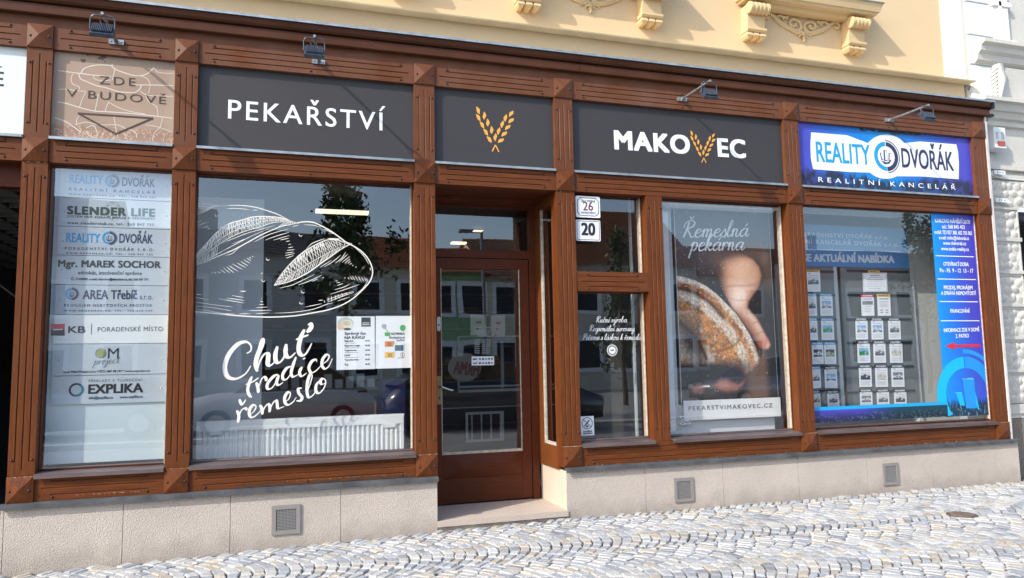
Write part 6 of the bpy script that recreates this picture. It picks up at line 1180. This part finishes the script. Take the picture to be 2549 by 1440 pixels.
# ---------------------------------------------------------------- the square behind the camera, mirrored in the panes
def house(x0, x1, yf, eave, ridge, wc, rc, label, nwin=4, chim=True):
    t = thing('house', label, 'house', ((x0+x1)/2, yf, 0), 'houses across the square'); d = 9.0
    wm = mat('render_'+str(wc), wc, .85); rm = MATS.get('tiles_'+str(rc)) or mat('tiles_'+str(rc), rc, .8, noise=(5, .35, 4, (1, 1, 6)))
    m = MB(); m.box(x0, x1, yf-d, yf, -.2, eave); m.add([(x0, yf-d, eave), (x0, yf, eave), (x0, yf-d/2, ridge), (x1, yf-d, eave), (x1, yf, eave), (x1, yf-d/2, ridge)], [(0, 1, 2), (3, 5, 4)]); m.build('wall', wm, t)
    m = MB(); m.quad((x0-.2, yf+.4, eave-.1), (x1+.2, yf+.4, eave-.1), (x1+.2, yf-d/2, ridge+.1), (x0-.2, yf-d/2, ridge+.1)); m.quad((x0-.2, yf-d-.4, eave-.1), (x1+.2, yf-d-.4, eave-.1), (x1+.2, yf-d/2, ridge+.1), (x0-.2, yf-d/2, ridge+.1))
    n = int((ridge-eave)/.16)
    for k in range(n): f = k/n; yy, zz = yf+.4-(d/2+.4)*f, eave-.1+(ridge-eave+.2)*f; m.box(x0-.2, x1+.2, yy-.02, yy+.03, zz, zz+.07)
    rf = m.build('roof', rm, t)
    if chim: m = MB(); cx = x0+(x1-x0)*.35; m.box(cx, cx+.9, yf-d/2-.5, yf-d/2+.4, ridge-.6, ridge+1.1); m.build('chimney', wm, rf)
    for fl in (1.0, 4.0):
        if fl+1.7 > eave: continue
        for k in range(nwin):
            cx = x0+(x1-x0)*(k+.5)/nwin; m = MB(); m.box(cx-.75, cx+.75, yf, yf+.06, fl-.15, fl+1.75); w = m.build('window', WHITE, t); m = MB(); m.box(cx-.52, cx+.52, yf+.061, yf+.07, fl+.05, fl+1.5); m.build('pane', INK, w)
YF = -30
house(-44, -8, YF-3, 7.0, 10.6, (.62, .60, .55), (.30, .13, .08), 'long pale house across the square, mirrored in the leftmost panes', 9); house(-8, 3.2, YF, 6.9, 8.6, (.58, .58, .55), (.20, .18, .18), 'grey roofed house with a chimney mirrored in the bakery window', 4)
house(3.2, 7.4, YF, 6.4, 8.5, (.68, .64, .52), (.42, .15, .075), 'cream house with a red tiled roof mirrored right in the bakery window', 2, False); house(7.4, 10.6, YF, 6.2, 8.1, (.28, .46, .25), (.44, .16, .08), 'green house with white window frames mirrored in the door', 2, False)
house(10.6, 14.6, YF, 6.0, 8.7, (.66, .60, .48), (.32, .18, .12), 'beige house mirrored at the right of the door glass', 2, False); house(14.6, 22, YF+1, 6.6, 10.2, (.60, .56, .48), (.36, .14, .07), 'tall brown roofed house mirrored beside the number plates', 4, False); house(22, 60, YF-2, 6.4, 9.0, (.62, .58, .52), (.30, .11, .08), 'long house mirrored behind the bread poster', 10)
LEAF = mat('leaf', (.045, .085, .022), .5, noise=(3, .5)); BARK = mat('bark', (.09, .065, .045), .85)
def tree(u, vt, vb, D, r, label, n=1500, seed=1):
    """young tree mirrored at photo column u with its crown between rows vt and vb, D behind the panes"""
    x = at(u, (vt+vb)/2, D)[0]; y = .26-D; z1, z0 = at(u, vt, D)[2], at(u, vb, D)[2]; h = z1
    t = thing('tree', label, 'tree', (x, y, 0), 'young trees on the square'); m = MB(); m.tube([(x, y, 0), (x+.03, y, z0), (x, y, z0+(z1-z0)*.8)], [.09, .07, .02], 8); rr = np.random.default_rng(seed)
    for k in range(9): a = rr.uniform(0, 6.28); zz = z0+(z1-z0)*.07*k; m.tube([(x, y, zz), (x+math.cos(a)*r*.7, y+math.sin(a)*r*.7, zz+(z1-z0)*.15)], [.035, .008], 5)
    m.build('trunk', BARK, t); m = MB()
    cl = [(rr.normal(0, .45), rr.normal(0, .45), rr.uniform(0, 1), rr.uniform(.25, .5)) for _ in range(34)]
    for _ in range(n):
        c = cl[rr.integers(len(cl))]; wd = r*(.55+.75*(1-c[2])); p = np.array([x+(c[0]+rr.normal(0, c[3]*.5))*wd, y+(c[1]+rr.normal(0, c[3]*.5))*wd, z0+(c[2]+rr.normal(0, .06))*(z1-z0)]); d = rr.normal(0, 1, 3); d /= np.linalg.norm(d); e = np.cross(d, rr.normal(0, 1, 3)); e /= np.linalg.norm(e); L_ = rr.uniform(.06, .12)
        m.add([p-d*L_, p+e*L_*.5, p+d*L_, p-e*L_*.5], [(0, 1, 2, 3)])
    m.build('crown', LEAF, t)
tree(862, 452, 760, 15, 1.0, 'young leafy tree mirrored in the middle of the bakery window', 3200, 3); tree(1545, 590, 900, 16, .7, 'young leafy tree mirrored in the narrow window by the number plates', 1700, 5); tree(2285, 540, 800, 16, .8, 'young leafy tree mirrored beside the blue opening hours film', 1800, 6)
p = at(1216, 600, 20); t = thing('lamp_post', 'slim grey lamp post mirrored in the door', 'lamp post', (p[0], -19.7, 0)); m = MB(); m.tube([(p[0], -19.7, 0), (p[0], -19.7, 6.6)], [.09, .06], 10); m.build('pole', GREYI, t); m = MB(); m.box(p[0]-.9, p[0], -19.8, -19.6, 6.5, 6.62); m.build('head', GREYI, t)
def car(x, y, col, label, L=4.3, sg=1, h=1.48):
    t = thing('parked_car', label, 'car', (x, y, 0), 'cars parked behind the camera'); T = lambda q: x+sg*q*L/4.3; m = MB(); W2 = .86; k = h/1.48
    sec = [(-2.15, .5, .62, .70), (-2.1, .32, .78, .8), (-1.4, .22, .92*k, .86), (-.75, .2, .98*k, .86), (0, .2, .98*k, .86), (1.1, .2, .98*k, .86), (1.85, .25, .95*k, .84), (2.12, .4, .80, .78)]
    V = [(T(a), y+s_*w*q2, z) for a, z0, z1, w in sec for s_, z, q2 in ((-1, z0, 1), (-1, (z0+z1)*.55, 1.03), (-1, z1, .93), (1, z1, .93), (1, (z0+z1)*.55, 1.03), (1, z0, 1))]; n = len(sec)
    m.add(V, [(6*i+j, 6*i+(j+1) % 6, 6*i+6+(j+1) % 6, 6*i+6+j) for i in range(n-1) for j in range(6)]+[tuple(range(6)), tuple(range(6*n-6, 6*n))], 0, True); m.build('body', col, t, recalc=True)
    m = MB(); cab = [(-1.05, .93*k, .80), (-.35, h-.06, .66), (.3, h, .65), (1.1, h-.03, .64), (1.95, .96*k, .78)]
    V = [(T(a), y+s_*w, z) for a, z, w in cab for s_ in (-1, 1)]; B_ = [(T(a), y+s_*.8, .9*k) for a, z, w in cab for s_ in (-1, 1)]; o_ = len(V)
    m.add(V+B_, [(2*i, 2*i+1, 2*i+3, 2*i+2) for i in range(4)]+[(2*i, 2*i+2, o_+2*i+2, o_+2*i) for i in range(4)]+[(2*i+1, 2*i+3, o_+2*i+3, o_+2*i+1) for i in range(4)]); m.build('cabin_glass', mat('car_glass', (.02, .025, .03), .08, spec=.8), t)
    m = MB(); m.add([(T(a), y+s_*.655, z+.012) for a, z in ((-.35, h-.06), (.3, h), (1.1, h-.03)) for s_ in (-1, 1)], [(0, 1, 3, 2), (2, 3, 5, 4)]); m.build('roof', col, t)
    for a in (-1.35, 1.35):
        for s_ in (-1, 1):
            m = MB(); cx, cy = T(a), y+s_*.80; m.add([(cx+.31*math.cos(q), cy+dd, .31+.31*math.sin(q)) for dd in (-.1, .1) for q in [2*math.pi*j/20 for j in range(20)]], [(j, (j+1) % 20, 20+(j+1) % 20, 20+j) for j in range(20)]+[tuple(range(20)), tuple(range(20, 40))]); w_ = m.build('wheel', DKM, t)
            m = MB(); yy = cy+s_*.102; m.add([(cx+.2*math.cos(q), yy, .31+.2*math.sin(q)) for q in [2*math.pi*j/16 for j in range(16)]], [tuple(range(16))]); m.build('rim', STEEL, w_)
    for s_ in (-1, 1): m = MB(); m.box(min(T(-2.14), T(-1.95)), max(T(-2.14), T(-1.95)), y+s_*.62-.15, y+s_*.62+.15, .62, .76); m.build('headlight', LGLASS, t)
CWH = mat('car_white', (.7, .71, .72), .2, coat=1.0); CBK = mat('car_black', (.012, .013, .018), .15, coat=1.0); CSV = mat('car_silver', (.3, .31, .33), .25, .6, coat=1.0)
car(-4.2, -12.2, CSV, 'silver car mirrored at the left of the bakery window', sg=1); car(.1, -11.6, CWH, 'white car mirrored behind the slogan', sg=1); car(4.35, -8.6, CBK, 'black tall car close behind the camera, mirrored in the door and the narrow window', 4.6, -1, 1.68); car(14, -12.4, CSV, 'silver car mirrored behind the bread poster')
